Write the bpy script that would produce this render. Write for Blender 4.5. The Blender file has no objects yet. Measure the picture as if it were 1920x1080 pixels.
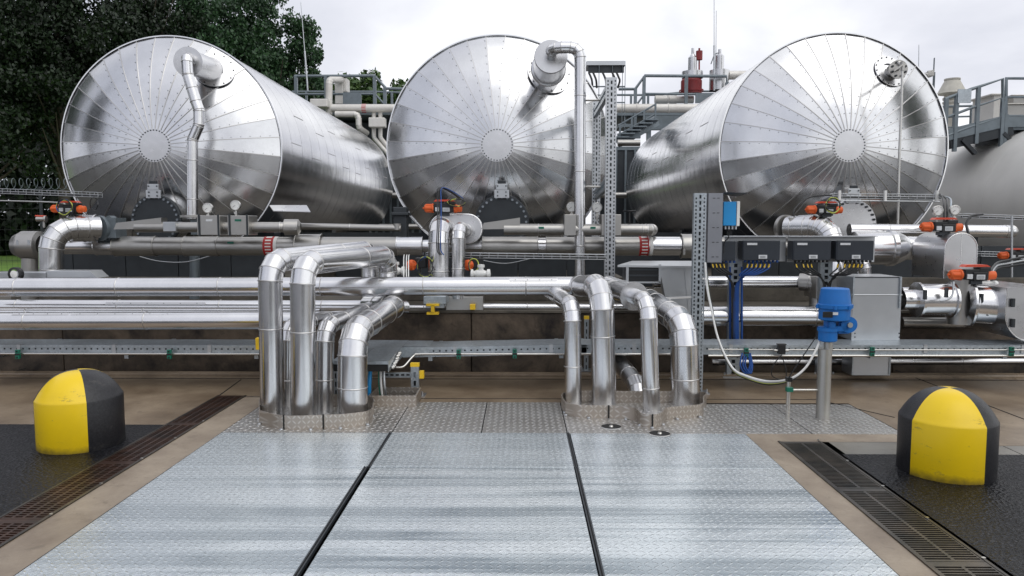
import bpy, bmesh, math, random
from mathutils import Vector, Matrix, Euler
R = math.radians
random.seed(7)
SC = bpy.context.scene
COL = SC.collection
# ------------------------------------------------------------------ camera
F = 1400.0                      # focal length in photo pixels (1920 wide)
PITCH, YAW, CAMH = R(4.70), R(0.61), 1.6
cam = bpy.data.cameras.new('camera'); camo = bpy.data.objects.new('camera', cam); COL.objects.link(camo)
camo.location = (0, 0, CAMH); camo.rotation_euler = (math.pi/2 - PITCH, 0, YAW)
cam.sensor_width = 36; cam.lens = F/1920*36; cam.clip_start = 0.05; cam.clip_end = 2000
SC.camera = camo
SC.render.resolution_x, SC.render.resolution_y = 1024, 576
# ------------------------------------------------------------------ world: overcast sky
SC.view_settings.view_transform = 'Standard'; SC.view_settings.look = 'None'
SC.view_settings.exposure = 0.12; SC.view_settings.gamma = 1.0
SUN_EL, SUN_AZ = R(55), R(140)
world = bpy.data.worlds.new('World'); SC.world = world; world.use_nodes = True
wt = world.node_tree; wt.nodes.clear()
def wn(t, **k):
    n = wt.nodes.new(t)
    for a, v in k.items(): setattr(n, a, v)
    return n
sky = wn('ShaderNodeTexSky', sky_type='NISHITA', sun_disc=False); sky.sun_elevation = SUN_EL; sky.sun_rotation = SUN_AZ
bg1 = wn('ShaderNodeBackground'); bg1.inputs[1].default_value = 0.1; wt.links.new(sky.outputs[0], bg1.inputs[0])
tc = wn('ShaderNodeTexCoord'); sp = wn('ShaderNodeSeparateXYZ'); wt.links.new(tc.outputs['Generated'], sp.inputs[0])
def wm(op, a, b=None):
    n = wn('ShaderNodeMath', operation=op)
    for i, v in enumerate((a, b)):
        if v is None: continue
        if hasattr(v, 'links'): wt.links.new(v, n.inputs[i])
        else: n.inputs[i].default_value = v
    return n.outputs[0]
zz = wm('ADD', wm('MAXIMUM', sp.outputs[2], 0.0), 0.28)
cb = wn('ShaderNodeCombineXYZ'); wt.links.new(wm('DIVIDE', sp.outputs[0], zz), cb.inputs[0]); wt.links.new(wm('DIVIDE', sp.outputs[1], zz), cb.inputs[1])
nz = wn('ShaderNodeTexNoise'); nz.inputs['Scale'].default_value = .9; nz.inputs['Detail'].default_value = 7; nz.inputs['Roughness'].default_value = .5
nz.inputs['Distortion'].default_value = .25
wt.links.new(cb.outputs[0], nz.inputs['Vector'])
# brighter towards +x (where the sun sits behind the cloud)
br = wm('ADD', nz.outputs[0], wm('MULTIPLY', sp.outputs[0], 0.16))
rp = wn('ShaderNodeValToRGB'); wt.links.new(br, rp.inputs[0])
e = rp.color_ramp.elements
e[0].position = .33; e[0].color = (.50, .52, .59, 1)
e[1].position = .60; e[1].color = (.95, .96, .98, 1)
m_ = e.new(.46); m_.color = (.68, .69, .745, 1)
bg2 = wn('ShaderNodeBackground'); bg2.inputs[1].default_value = 1.2; wt.links.new(rp.outputs[0], bg2.inputs[0])
mx = wn('ShaderNodeMixShader'); mx.inputs[0].default_value = .96
wt.links.new(bg1.outputs[0], mx.inputs[1]); wt.links.new(bg2.outputs[0], mx.inputs[2])
wo = wn('ShaderNodeOutputWorld'); wt.links.new(mx.outputs[0], wo.inputs[0])
sl = bpy.data.lights.new('sun', 'SUN'); sl.energy = 0.65; sl.angle = R(55); sl.color = (1, .97, .92)
so = bpy.data.objects.new('sun', sl); COL.objects.link(so); so.rotation_euler = (math.pi/2 - SUN_EL, 0, math.pi - SUN_AZ); so.location = (0, 0, 30)
# ------------------------------------------------------------------ pixel <-> world
RM = Euler((math.pi/2 - PITCH, 0, YAW)).to_matrix()
CAM = Vector((0, 0, CAMH))
def ray(px, py): return RM @ Vector(((px-960)/F, (540-py)/F, -1))
def P(px, py, D):
    d = ray(px, py); return CAM + d*(D/d.y)
def G(px, py, z=0.0):
    d = ray(px, py); return CAM + d*((z-CAMH)/d.z)
def L(n, D): return n*D/F
V = Vector
# ------------------------------------------------------------------ mesh builder
ORG = {}
def perp(d):
    d = d.normalized(); a = V((0, 0, 1)) if abs(d.z) < .9 else V((1, 0, 0))
    u = d.cross(a).normalized(); return u, d.cross(u).normalized()
class MB:
    def __init__(s): s.v = []; s.f = []; s.m = []; s.s = []
    def add(s, vs, fs, mi=0, sm=False):
        b = len(s.v); s.v += [tuple(x) for x in vs]
        for f in fs: s.f.append([b+i for i in f]); s.m.append(mi); s.s.append(sm)
    def box(s, c, size, mi=0, rot=None):
        c = V(c); h = [x/2 for x in size]
        vs = []
        for x in (-1, 1):
            for y in (-1, 1):
                for z in (-1, 1):
                    p = V((x*h[0], y*h[1], z*h[2]))
                    if rot is not None: p = rot @ p
                    vs.append(c+p)
        s.add(vs, [(0,1,3,2),(4,6,7,5),(0,4,5,1),(2,3,7,6),(0,2,6,4),(1,5,7,3)], mi); return s
    def bb(s, a, b, mi=0):
        a, b = V(a), V(b); return s.box((a+b)/2, [abs(b[i]-a[i]) for i in range(3)], mi)
    def bar(s, p, q, w, h, mi=0, up=None):       # box beam from p to q; w across, h along 'up'
        p, q = V(p), V(q); d = q-p; up = V(up or (0, 0, 1))
        if abs(d.normalized().dot(up)) > .98: up = V((0, 1, 0))
        x = d.normalized(); y = up.cross(x).normalized(); z = x.cross(y)
        m = Matrix((x, y, z)).transposed()
        return s.box((p+q)/2, (d.length, w, h), mi, m)
    def pb(s, x0, y0, D0, x1, y1, D1, mi=0):     # box whose front face spans the two pixels at the nearer depth
        Dn = min(D0, D1); a, b = P(x0, y0, Dn), P(x1, y1, Dn)
        return s.bb((a.x, D0, a.z), (b.x, D1, b.z), mi)
    def rings(s, rs, mi=0, sm=True, cap0=False, cap1=False):
        n = len(rs[0]); vs = [p for r in rs for p in r]; fs = []
        for k in range(len(rs)-1):
            for i in range(n):
                j = (i+1) % n; fs.append((k*n+i, k*n+j, (k+1)*n+j, (k+1)*n+i))
        s.add(vs, fs, mi, sm)
        if cap0: s.add(rs[0], [tuple(range(n-1, -1, -1))], mi)
        if cap1: s.add(rs[-1], [tuple(range(n))], mi)
        return s
    def cyl(s, p, q, r0, r1=None, n=20, mi=0, cap=True, sm=True):
        p, q = V(p), V(q); r1 = r0 if r1 is None else r1; u, w = perp(q-p)
        rs = [[c+(u*math.cos(t)+w*math.sin(t))*r for t in [2*math.pi*i/n for i in range(n)]] for c, r in ((p, r0), (q, r1))]
        return s.rings(rs, mi, sm, cap, cap)
    def lathe(s, o, ax, prof, n=32, mi=0, sharp=True, cap0=False, cap1=False):   # prof [(r, along)]
        o = V(o); ax = V(ax).normalized(); u, w = perp(ax)
        rs = [[o+ax*a+(u*math.cos(t)+w*math.sin(t))*max(r, 1e-4) for t in [2*math.pi*i/n for i in range(n)]] for r, a in prof]
        if sharp:
            for k in range(len(rs)-1): s.rings(rs[k:k+2], mi)
            if cap0: s.add(rs[0], [tuple(range(n-1, -1, -1))], mi)
            if cap1: s.add(rs[-1], [tuple(range(n))], mi)
        else: s.rings(rs, mi, True, cap0, cap1)
        return s
    def bead(s, c, d, r, b=.004, w=.012, n=24, mi=0):
        d = V(d).normalized(); return s.lathe(V(c)-d*w/2, d, [(r, 0), (r+b, w*.25), (r+b, w*.75), (r, w)], n, mi, False)
    def tube(s, pts, r, n=6, mi=0, smooth=True, res=6, cap=True):
        pts = [V(p) for p in pts]
        if smooth and len(pts) > 2: pts = cr(pts, res)
        u = None; rs = []
        for i, p in enumerate(pts):
            t = (pts[min(i+1, len(pts)-1)]-pts[max(i-1, 0)]).normalized()
            if u is None: u, _ = perp(t)
            u = (u-t*u.dot(t)).normalized(); w = t.cross(u)
            rs.append([p+(u*math.cos(a)+w*math.sin(a))*r for a in [2*math.pi*k/n for k in range(n)]])
        return s.rings(rs, mi, True, cap, cap)
    def prism(s, poly, off, mi=0):      # polygon (list of Vectors) extruded by off
        n = len(poly); off = V(off); a = [V(p) for p in poly]; b = [p+off for p in a]
        s.add(a, [tuple(range(n))], mi); s.add(b, [tuple(range(n-1, -1, -1))], mi)
        for i in range(n):
            j = (i+1) % n; s.add([a[i], b[i], b[j], a[j]], [(0, 1, 2, 3)], mi)
        return s
    def holes(s, o, u, v, w, us, vs, t=.0, mi=0):
        # plate at o spanned by unit u,v ; us/vs list of (edge, is_hole_after) -> grid with cells missing where both are holes
        o, u, v = V(o), V(u), V(v)
        for i in range(len(us)-1):
            for j in range(len(vs)-1):
                if us[i][1] and vs[j][1]: continue
                a, b, c, d = us[i][0], us[i+1][0], vs[j][0], vs[j+1][0]
                s.add([o+u*a+v*c, o+u*b+v*c, o+u*b+v*d, o+u*a+v*d], [(0, 1, 2, 3)], mi)
        return s
    def build(s, name, mats, parent=None, bevel=0, solid=0):
        me = bpy.data.meshes.new(name)
        if parent is None:
            xs = [[p[i] for p in s.v] for i in range(3)]
            o = V(((min(xs[0])+max(xs[0]))/2, (min(xs[1])+max(xs[1]))/2, min(xs[2])))
        else: o = ORG[parent.name]
        me.from_pydata([(p[0]-o.x, p[1]-o.y, p[2]-o.z) for p in s.v], [], s.f)
        if not isinstance(mats, (list, tuple)): mats = [mats]
        mats = list(mats)
        if s.m and max(s.m) >= len(mats): mats += [M['seam']]*(max(s.m)+1-len(mats))
        for m in mats: me.materials.append(m)
        me.polygons.foreach_set('material_index', s.m); me.polygons.foreach_set('use_smooth', s.s)
        me.update()
        ob = bpy.data.objects.new(name, me); COL.objects.link(ob)
        if parent is None: ob.location = o
        else: ob.parent = parent
        ORG[ob.name] = o
        if solid: md = ob.modifiers.new('solid', 'SOLIDIFY'); md.thickness = solid; md.offset = 0
        if bevel: md = ob.modifiers.new('bevel', 'BEVEL'); md.width = bevel; md.segments = 2; md.limit_method = 'ANGLE'; md.angle_limit = R(40)
        return ob
def cr(pts, res=6):
    out = []; n = len(pts)
    for i in range(n-1):
        a, b, c, d = pts[max(i-1, 0)], pts[i], pts[i+1], pts[min(i+2, n-1)]
        for k in range(res):
            t = k/res
            out.append(.5*((2*b)+(c-a)*t+(2*a-5*b+4*c-d)*t*t+(3*b-a-3*c+d)*t**3))
    return out+[pts[-1]]
def pipe(mb, pts, r, bend=None, segs=3, spacing=.9, n=28, mi=0, cap0=True, cap1=True, bead=.004, r1=None, ebead=True, phase=.5):
    """clad pipe with lobster-back elbows and raised swages"""
    pts = [V(p) for p in pts]; bend = bend or r*1.6
    path = [pts[0]]; elb = []
    for i in range(1, len(pts)-1):
        a, b, c = pts[i-1], pts[i], pts[i+1]; d0 = (b-a).normalized(); d1 = (c-b).normalized()
        ang = d0.angle(d1)
        if ang < .02: continue
        tl = min(bend*math.tan(ang/2), (b-a).length*.49, (c-b).length*.49); rr = tl/math.tan(ang/2)
        p0 = b-d0*tl; ax = d0.cross(d1).normalized(); cen = p0+ax.cross(d0)*rr
        k0 = len(path); sg = max(1, round(segs*ang/(math.pi/2)))
        for k in range(sg+1):
            m = Matrix.Rotation(ang*k/sg, 3, ax); path.append(cen+m@(p0-cen))
        elb += list(range(k0, len(path)))
    path.append(pts[-1])
    dirs = [(path[i+1]-path[i]).normalized() for i in range(len(path)-1)]
    u, _ = perp(dirs[0]); tot = sum((path[i+1]-path[i]).length for i in range(len(path)-1)); acc = 0
    for i, d in enumerate(dirs):
        u = (u-d*u.dot(d)).normalized(); w = d.cross(u); rr = []
        for e, (p, nb) in enumerate(((path[i], dirs[i-1] if i else d), (path[i+1], dirs[i+1] if i+1 < len(dirs) else d))):
            nrm = (d+nb).normalized(); ring = []
            f = (acc+(path[i+1]-path[i]).length*e)/tot; rad = r if r1 is None else r+(r1-r)*f
            for k in range(n):
                t = 2*math.pi*k/n; q = (u*math.cos(t)+w*math.sin(t))*rad
                ring.append(p+q-d*(q.dot(nrm)/d.dot(nrm)))
            rr.append(ring)
        mb.rings(rr, mi, True, cap0 and i == 0, cap1 and i == len(dirs)-1)
        ln = (path[i+1]-path[i]).length; f = acc/tot; rad = r if r1 is None else r+(r1-r)*f
        if bead and ln > spacing*.6 and spacing:
            k = max(1, int(ln/spacing+.3))
            for q in range(k):
                t = ln*(q+phase)/k; mb.bead(path[i]+d*t, d, rad if r1 is None else r+(r1-r)*(acc+t)/tot, bead, n=n, mi=max(mi, 1))
        if bead and ebead and i+1 in elb:
            nb = dirs[i+1] if i+1 < len(dirs) else d
            mb.bead(path[i+1], d+nb, (r if r1 is None else r+(r1-r)*(acc+ln)/tot)*1.005, bead, n=n, mi=max(mi, 1))
        acc += ln
    return path
def tag(o, label=None, cat=None, group=None, kind=None):
    if label: o['label'] = label
    if cat: o['category'] = cat
    if group: o['group'] = group
    if kind: o['kind'] = kind
    return o
def empty(name, loc, label, cat, group=None):
    o = bpy.data.objects.new(name, None); COL.objects.link(o); o.location = loc; ORG[o.name] = V(loc)
    o.empty_display_size = .1
    return tag(o, label, cat, group)
def struct(name, mb, m, **k): return tag(mb.build(name, m, **k), kind='structure')
def copy_tree(o, parent=None):
    c = o.copy(); COL.objects.link(c); c.parent = parent
    for ch in [x for x in bpy.data.objects if x.parent == o]: copy_tree(ch, c)
    return c
# ------------------------------------------------------------------ materials
class NT:
    def __init__(s, name):
        s.m = bpy.data.materials.new(name); s.m.use_nodes = True; s.t = s.m.node_tree
        s.b = s.t.nodes['Principled BSDF']; s.tc = s.n('ShaderNodeTexCoord')
        s.pos = s.n('ShaderNodeNewGeometry').outputs['Position']; s.obj = s.tc.outputs['Object']
    def n(s, t, **k):
        x = s.t.nodes.new(t)
        for a, v in k.items(): setattr(x, a, v)
        return x
    def set(s, sock, v):
        i = s.b.inputs[sock] if isinstance(sock, str) else sock
        if hasattr(v, 'links') and not isinstance(v, (int, float)): s.t.links.new(v, i)
        else: i.default_value = v if not (isinstance(v, tuple) and len(v) == 3 and i.type == 'RGBA') else (*v, 1)
    def math(s, op, a, b=None, c=None, clamp=False):
        x = s.n('ShaderNodeMath', operation=op, use_clamp=clamp)
        for i, v in enumerate((a, b, c)):
            if v is not None: s.set(x.inputs[i], v)
        return x.outputs[0]
    def noise(s, scale, detail=4, rough=.55, vec=None, dist=0, stretch=None):
        vec = vec or s.obj
        if stretch:
            mp = s.n('ShaderNodeMapping'); mp.inputs['Scale'].default_value = stretch; s.t.links.new(vec, mp.inputs[0]); vec = mp.outputs[0]
        x = s.n('ShaderNodeTexNoise'); x.inputs['Scale'].default_value = scale; x.inputs['Detail'].default_value = detail
        x.inputs['Roughness'].default_value = rough; x.inputs['Distortion'].default_value = dist
        s.t.links.new(vec, x.inputs['Vector']); return x.outputs[0]
    def vor(s, scale, vec=None, out=0, feat='F1'):
        x = s.n('ShaderNodeTexVoronoi', feature=feat); x.inputs['Scale'].default_value = scale; s.t.links.new(vec or s.obj, x.inputs['Vector']); return x.outputs[out]
    def ramp(s, f, stops):
        x = s.n('ShaderNodeValToRGB'); s.t.links.new(f, x.inputs[0]); e = x.color_ramp.elements
        while len(e) < len(stops): e.new(.5)
        for q, (p, c) in zip(e, stops): q.position = p; q.color = (*c, 1) if isinstance(c, tuple) else (c, c, c, 1)
        return x.outputs[0]
    def mix(s, f, a, b):
        x = s.n('ShaderNodeMix', data_type='RGBA'); s.set(x.inputs[0], f); s.set(x.inputs[6], a); s.set(x.inputs[7], b); return x.outputs[2]
    def bump(s, h, strength=.3, dist=.01, prev=None):
        x = s.n('ShaderNodeBump'); x.inputs['Strength'].default_value = strength; x.inputs['Distance'].default_value = dist
        s.t.links.new(h, x.inputs['Height'])
        if prev: s.t.links.new(prev, x.inputs['Normal'])
        return x.outputs[0]
    def diamonds(s, pitch, vec=None, a=.55, b=.17):
        sp = s.n('ShaderNodeSeparateXYZ'); s.t.links.new(vec or s.obj, sp.inputs[0])
        if isinstance(pitch, tuple): px, py, ix, iy = pitch
        else: px, py, ix, iy = pitch, pitch, 0, 1
        u = s.math('DIVIDE', sp.outputs[ix], px); v = s.math('DIVIDE', sp.outputs[iy], py)
        par = s.math('FLOORED_MODULO', s.math('ADD', s.math('FLOOR', u), s.math('FLOOR', v)), 2.0)
        sg = s.math('SUBTRACT', s.math('MULTIPLY', par, 2.0), 1.0)
        fu = s.math('SUBTRACT', s.math('FRACT', u), .5); fv = s.math('MULTIPLY', s.math('SUBTRACT', s.math('FRACT', v), .5), sg)
        p = s.math('MULTIPLY', s.math('ADD', fu, fv), .707/a); q = s.math('MULTIPLY', s.math('SUBTRACT', fu, fv), .707/b)
        d = s.math('ADD', s.math('MULTIPLY', p, p), s.math('MULTIPLY', q, q))
        return s.math('SUBTRACT', 1.0, d, clamp=True)
def metal(name, col, rough, var=.08, dent=.0, brush=0, dirt=0, dirtcol=(.2, .16, .12), metallic=1.0, bscale=60):
    k = NT(name); k.set('Metallic', metallic)
    n1 = k.noise(1.7, 5, .6); n2 = k.noise(14, 4)
    base = k.ramp(n1, [(.3, tuple(c*.88 for c in col)), (.7, tuple(min(1, c*1.06) for c in col))])
    if dirt:
        d = k.ramp(k.noise(3.2, 8, .7), [(.5-.25*dirt, 0), (.75, dirt)]); base = k.mix(d, base, dirtcol)
        k.set('Metallic', k.math('SUBTRACT', metallic, k.math('MULTIPLY', d, .7)))
        k.set('Roughness', k.math('ADD', k.math('MULTIPLY', d, .4), rough))
    else: k.set('Roughness', k.math('ADD', rough-var/2, k.math('MULTIPLY', n2, var), clamp=True))
    k.set('Base Color', base)
    nb = None
    if dent: nb = k.bump(k.noise(2.3, 2, .4), .5, dent)
    if brush: nb = k.bump(k.noise(bscale, 3, .6, stretch=(1, 1, .03)), brush, .002, nb)
    if nb: k.set('Normal', nb)
    return k.m
def plain(name, col, rough=.5, metallic=0, var=.12, bump=0, scale=8, spec=None):
    k = NT(name); n1 = k.noise(scale, 5)
    k.set('Base Color', k.ramp(n1, [(.3, tuple(c*(1-var) for c in col)), (.7, tuple(min(1, c*(1+var)) for c in col))]))
    k.set('Roughness', rough); k.set('Metallic', metallic)
    if bump: k.set('Normal', k.bump(k.noise(scale*6, 4), bump, .003))
    return k.m
M = {}
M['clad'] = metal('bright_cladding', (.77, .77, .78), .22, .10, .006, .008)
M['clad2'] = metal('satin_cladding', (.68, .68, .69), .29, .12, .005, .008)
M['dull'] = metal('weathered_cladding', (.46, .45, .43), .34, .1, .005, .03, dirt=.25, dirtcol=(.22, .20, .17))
M['galv'] = None
k = NT('galvanised_steel'); k.set('Metallic', .85)
vv = k.vor(55, out=1); sx = k.n('ShaderNodeSeparateColor'); k.t.links.new(vv, sx.inputs[0])
k.set('Base Color', k.mix(k.ramp(k.noise(4, 6, .65), [(.35, 0), (.7, .8)]), k.ramp(sx.outputs[0], [(0, (.40, .45, .49)), (1, (.55, .60, .64))]), (.34, .37, .39)))
k.set('Roughness', k.math('ADD', .34, k.math('MULTIPLY', sx.outputs[1], .16))); M['galv'] = k.m
M['galv_pale'] = metal('pale_galvanised', (.55, .57, .59), .38, .12, .004, metallic=.92)
M['grey_steel'] = plain('painted_grey_steel', (.17, .20, .22), .45, .5)
M['dkgrey'] = plain('dark_grey_paint', (.038, .044, .050), .5, .3, bump=.05)
M['black'] = plain('black_plastic', (.012, .013, .015), .35)
M['boxnavy'] = plain('dark_enclosure', (.022, .028, .038), .42, var=.1)
M['orange'] = plain('orange_cap', (.72, .12, .02), .5, var=.06)
M['redlid'] = plain('red_cover', (.62, .07, .03), .38, var=.08)
M['red'] = plain('red_paint', (.24, .022, .025), .45, var=.25, scale=3)
M['yellow'] = plain('yellow_cap', (.85, .55, .02), .45)
M['blue'] = plain('blue_paint', (.004, .14, .47), .45, var=.08)
M['bluebox'] = plain('blue_enclosure', (.015, .27, .62), .38, var=.05)
M['bluecable'] = plain('blue_cable', (.006, .06, .26), .45)
M['white'] = plain('white_plastic', (.75, .75, .73), .4, var=.04)
M['cream'] = metal('cream_cladding', (.70, .68, .64), .45, metallic=.35, dirt=.25)
M['tankwhite'] = plain('white_tank_paint', (.62, .61, .58), .38, var=.06, scale=2)
M['green'] = plain('green_clamp', (.005, .14, .09), .4)
M['grass'] = None
M['label'] = plain('paper_label', (.62, .64, .66), .5, var=.15, scale=120)
M['dial'] = plain('gauge_dial', (.78, .78, .76), .3, var=.03)
M['steel'] = metal('stainless_tube', (.62, .61, .58), .28)
M['gap'] = plain('dark_gap', (.012, .012, .012), .8)
M['rubber'] = plain('black_rubber', (.02, .02, .022), .6)
# end face of the tanks: polished gores
M['gore'] = metal('polished_gore_sheet', (.71, .715, .73), .19, .09, .003, .0)
M['seam'] = metal('seam_trim', (.60, .59, .58), .34)
M['bolt'] = metal('bolt_steel', (.30, .33, .36), .4)
M['floor2'] = None
M['rim'] = metal('bright_rim', (.88, .88, .88), .25)
k = NT('tank_shell_sheet'); k.set('Metallic', 1.0); k.set('Base Color', k.ramp(k.noise(1.1, 6, .6), [(.3, (.56, .56, .58)), (.7, (.70, .70, .71))]))
k.set('Roughness', k.math('ADD', .12, k.math('MULTIPLY', k.noise(3, 5), .12)))
k.set('Normal', k.bump(k.noise(14, 3, .6, stretch=(.05, 1, .05)), .06, .003, k.bump(k.noise(1.6, 2), .4, .012))); M['shell'] = k.m
# tread plates
k = NT('tread_plate'); k.set('Metallic', .9); h = k.diamonds(.052)
k.set('Base Color', k.mix(h, k.mix(k.ramp(k.noise(2.2, 6), [(.35, 0), (.75, .7)]), (.50, .49, .47), (.33, .30, .27)), (.95, .95, .94)))  # raised diamonds lightened: worn tops and their highlights put into the colour
k.set('Roughness', k.math('SUBTRACT', .42, k.math('MULTIPLY', h, .18))); k.set('Normal', k.bump(h, 1.0, .018)); M['tread'] = k.m
k = NT('collar_tread_plate'); k.set('Metallic', .9)
sp_ = k.n('ShaderNodeSeparateXYZ'); k.t.links.new(k.obj, sp_.inputs[0]); cbx = k.n('ShaderNodeCombineXYZ')
k.t.links.new(k.math('ADD', sp_.outputs[0], sp_.outputs[1]), cbx.inputs[0]); k.t.links.new(sp_.outputs[2], cbx.inputs[1])
h = k.diamonds(.040, cbx.outputs[0], .6, .2)
k.set('Base Color', k.mix(h, (.44, .39, .34), (.62, .59, .55))); k.set('Roughness', .42); k.set('Normal', k.bump(h, .5, .002)); M['collar'] = k.m
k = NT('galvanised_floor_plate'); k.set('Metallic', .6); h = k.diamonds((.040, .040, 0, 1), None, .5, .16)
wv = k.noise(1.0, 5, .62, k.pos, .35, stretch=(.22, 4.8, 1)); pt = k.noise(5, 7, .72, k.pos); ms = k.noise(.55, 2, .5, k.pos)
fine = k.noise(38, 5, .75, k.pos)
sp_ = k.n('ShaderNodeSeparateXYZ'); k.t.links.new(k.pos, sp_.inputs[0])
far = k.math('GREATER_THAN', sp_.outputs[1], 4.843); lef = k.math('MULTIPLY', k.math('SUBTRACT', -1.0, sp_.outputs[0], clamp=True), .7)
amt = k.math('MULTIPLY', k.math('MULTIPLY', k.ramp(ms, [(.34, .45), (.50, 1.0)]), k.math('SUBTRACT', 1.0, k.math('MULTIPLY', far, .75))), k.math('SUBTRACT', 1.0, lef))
c0 = k.mix(amt, (.66, .72, .75), k.ramp(wv, [(.42, (.22, .27, .305)), (.49, (.53, .59, .62)), (.56, (.80, .85, .87))]))  # bands: reflections of the bowed sheet put into the colour, with white-rust stain
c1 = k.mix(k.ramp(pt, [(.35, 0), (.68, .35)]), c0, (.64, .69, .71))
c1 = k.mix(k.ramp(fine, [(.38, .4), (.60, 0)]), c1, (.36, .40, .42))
c2 = k.mix(k.math('MULTIPLY', h, .35), c1, (.88, .92, .93))  # tread marks get their highlights as lighter colour too
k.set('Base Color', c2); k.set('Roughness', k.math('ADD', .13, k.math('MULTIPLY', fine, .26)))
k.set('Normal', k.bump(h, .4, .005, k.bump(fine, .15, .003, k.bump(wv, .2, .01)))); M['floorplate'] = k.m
# concrete, asphalt, wall, grass
def concrete(name, ca, cb, rough=(.25, .6), scale=1.3, bump=.15):
    k = NT(name); a = k.noise(scale, 8, .65, k.pos, .3); b = k.noise(40, 4, .6, k.pos); c = k.noise(.45, 4, .5, k.pos)
    col = k.ramp(a, [(.32, ca), (.68, cb)]); sp2 = k.noise(9, 6, .75, k.pos, .4); col = k.mix(k.ramp(sp2, [(.30, .55), (.45, 0)]), col, tuple(x*.45 for x in ca)); col = k.mix(k.math('MULTIPLY', b, .35), col, tuple(x*.55 for x in ca))
    k.set('Base Color', col); k.set('Roughness', k.math('ADD', rough[0], k.math('MULTIPLY', c, rough[1]-rough[0])))
    k.set('Normal', k.bump(b, bump, .004)); return k
M['concrete'] = concrete('wet_concrete', (.155, .11, .07), (.36, .28, .195), (.16, .55), 1.6, .25).m
M['kerbconc'] = concrete('pale_concrete', (.22, .17, .125), (.40, .33, .25), (.3, .6), 2.2, .3).m
M['flag'] = concrete('stone_flag', (.16, .15, .13), (.27, .25, .21), (.15, .4), 3).m
k = concrete('stained_shaded_concrete_wall', (.008, .005, .004), (.17, .128, .09), (.5, .8), 2.6, .5); M['wall'] = k.m  # brown stain, with the shade under trays and pipes darkened into the colour
M['plinth'] = concrete('grey_concrete', (.055, .048, .038), (.17, .15, .12), (.5, .8), 2, .3).m
k = NT('wet_asphalt'); a = k.noise(75, 5, .8, k.pos); b = k.noise(1.2, 5, .6, k.pos)
k.set('Base Color', k.ramp(a, [(.35, (.002, .0022, .003)), (.57, (.009, .0095, .012)), (.65, (.085, .085, .095))]))
k.set('Specular IOR Level', .20); k.set('Roughness', k.math('ADD', .12, k.math('MULTIPLY', b, .5))); k.set('Normal', k.bump(k.vor(50, k.pos), .8, .008, k.bump(a, .4, .004))); M['asphalt'] = k.m
k = NT('rusty_grate'); k.set('Base Color', k.ramp(k.noise(6, 7, .7, k.pos), [(.35, (.022, .013, .010)), (.6, (.065, .030, .018)), (.75, (.13, .085, .055))])); k.set('Metallic', .4); k.set('Roughness', .42); M['rust'] = k.m
k = NT('dark_iron_grate'); k.set('Base Color', k.ramp(k.noise(5, 7, .7, k.pos), [(.35, (.035, .035, .032)), (.7, (.12, .10, .08))])); k.set('Metallic', .6); k.set('Roughness', .35); M['iron'] = k.m
k = NT('grass_blades'); k.set('Base Color', k.ramp(k.noise(.6, 6, .7, k.pos), [(.3, (.09, .20, .03)), (.6, (.16, .28, .04)), (.75, (.34, .32, .06))])); k.set('Roughness', .8); M['grass'] = k.m
def leafmat(name, a, b):
    k = NT(name); r = k.n('ShaderNodeNewGeometry').outputs['Random Per Island']
    k.set('Base Color', k.mix(r, a, b)); k.set('Roughness', .55)
    k.set('Transmission Weight', 0.0); return k.m
M['leaf_dark'] = leafmat('dark_oak_leaves', (.002, .008, .002), (.013, .034, .008))
M['leaf_blue'] = leafmat('deep_green_leaves', (.010, .036, .014), (.040, .105, .032))
M['leaf_mid'] = leafmat('bright_green_leaves', (.03, .075, .015), (.08, .14, .03))
M['soil'] = plain('dark_ground', (.05, .048, .04), .9, scale=.5)
M['bark'] = plain('bark', (.06, .048, .036), .85, var=.3, bump=.6, scale=5)
M['brick'] = None
k = NT('red_brick'); bt = k.n('ShaderNodeTexBrick'); k.t.links.new(k.obj, bt.inputs[0]); bt.inputs['Color1'].default_value = (.28, .07, .05, 1); bt.inputs['Color2'].default_value = (.22, .05, .04, 1); bt.inputs['Mortar'].default_value = (.3, .28, .25, 1); bt.inputs['Scale'].default_value = 4
k.set('Base Color', bt.outputs[0]); k.set('Roughness', .8); M['brick'] = k.m
# ================================================================== SETTING
XL, XR = -2.32, 1.74            # floor plate field
YF, YB = 5.675, 6.69
CHL, CHR = (-2.86, -2.60), (1.93, 2.235)      # drain channels
def sheet(mb, x0, x1, y0, y1, z, mi=0): mb.add([(x0, y0, z), (x1, y0, z), (x1, y1, z), (x0, y1, z)], [(0, 1, 2, 3)], mi)
m = MB()      # one far sheet, with the yard cut out of it
for a in ((-900, -12, -900, 900), (90, 900, -900, 900), (-12, 90, 26, 900), (-12, 90, -900, -90)): sheet(m, *a, -.02)
struct('far_ground', m, M['soil'])
m = MB(); sheet(m, -70, -12, 14, 75, -.012); sheet(m, -12, -7.62, 26, 75, -.012); struct('grass_ground', m, M['grass'])
m = MB(); sheet(m, -12, 90, -90, 26, -.14); struct('subsoil', m, M['gap'])
m = MB()
sheet(m, -8, CHL[0], 5.89, 8.0, 0); sheet(m, CHL[0], 9, 6.96, 8.0, 0); sheet(m, CHL[0], XL-.01, 6.95-.01, 6.96, 0)
sheet(m, -2.32, 9, YB+.01, 6.96, 0); sheet(m, 2.98, 9, 5.395, YB+.01, 0)
struct('concrete_apron', m, M['concrete'])
m = MB()
sheet(m, CHL[1], XL-.008, -2, 6.95, 0); sheet(m, XR+.008, CHR[0], -2, 5.69, 0); sheet(m, CHR[0], 2.98, 5.48, 5.69, 0)
struct('concrete_edging', m, M['kerbconc'])
m = MB(); 
for i in range(7):
    x0 = 2.30+i*.62; sheet(m, x0, x0+.612, 5.17, 5.39 if x0 > 2.9 else 5.475, 0)
struct('stone_flag_strip', m, M['flag'])
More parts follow.
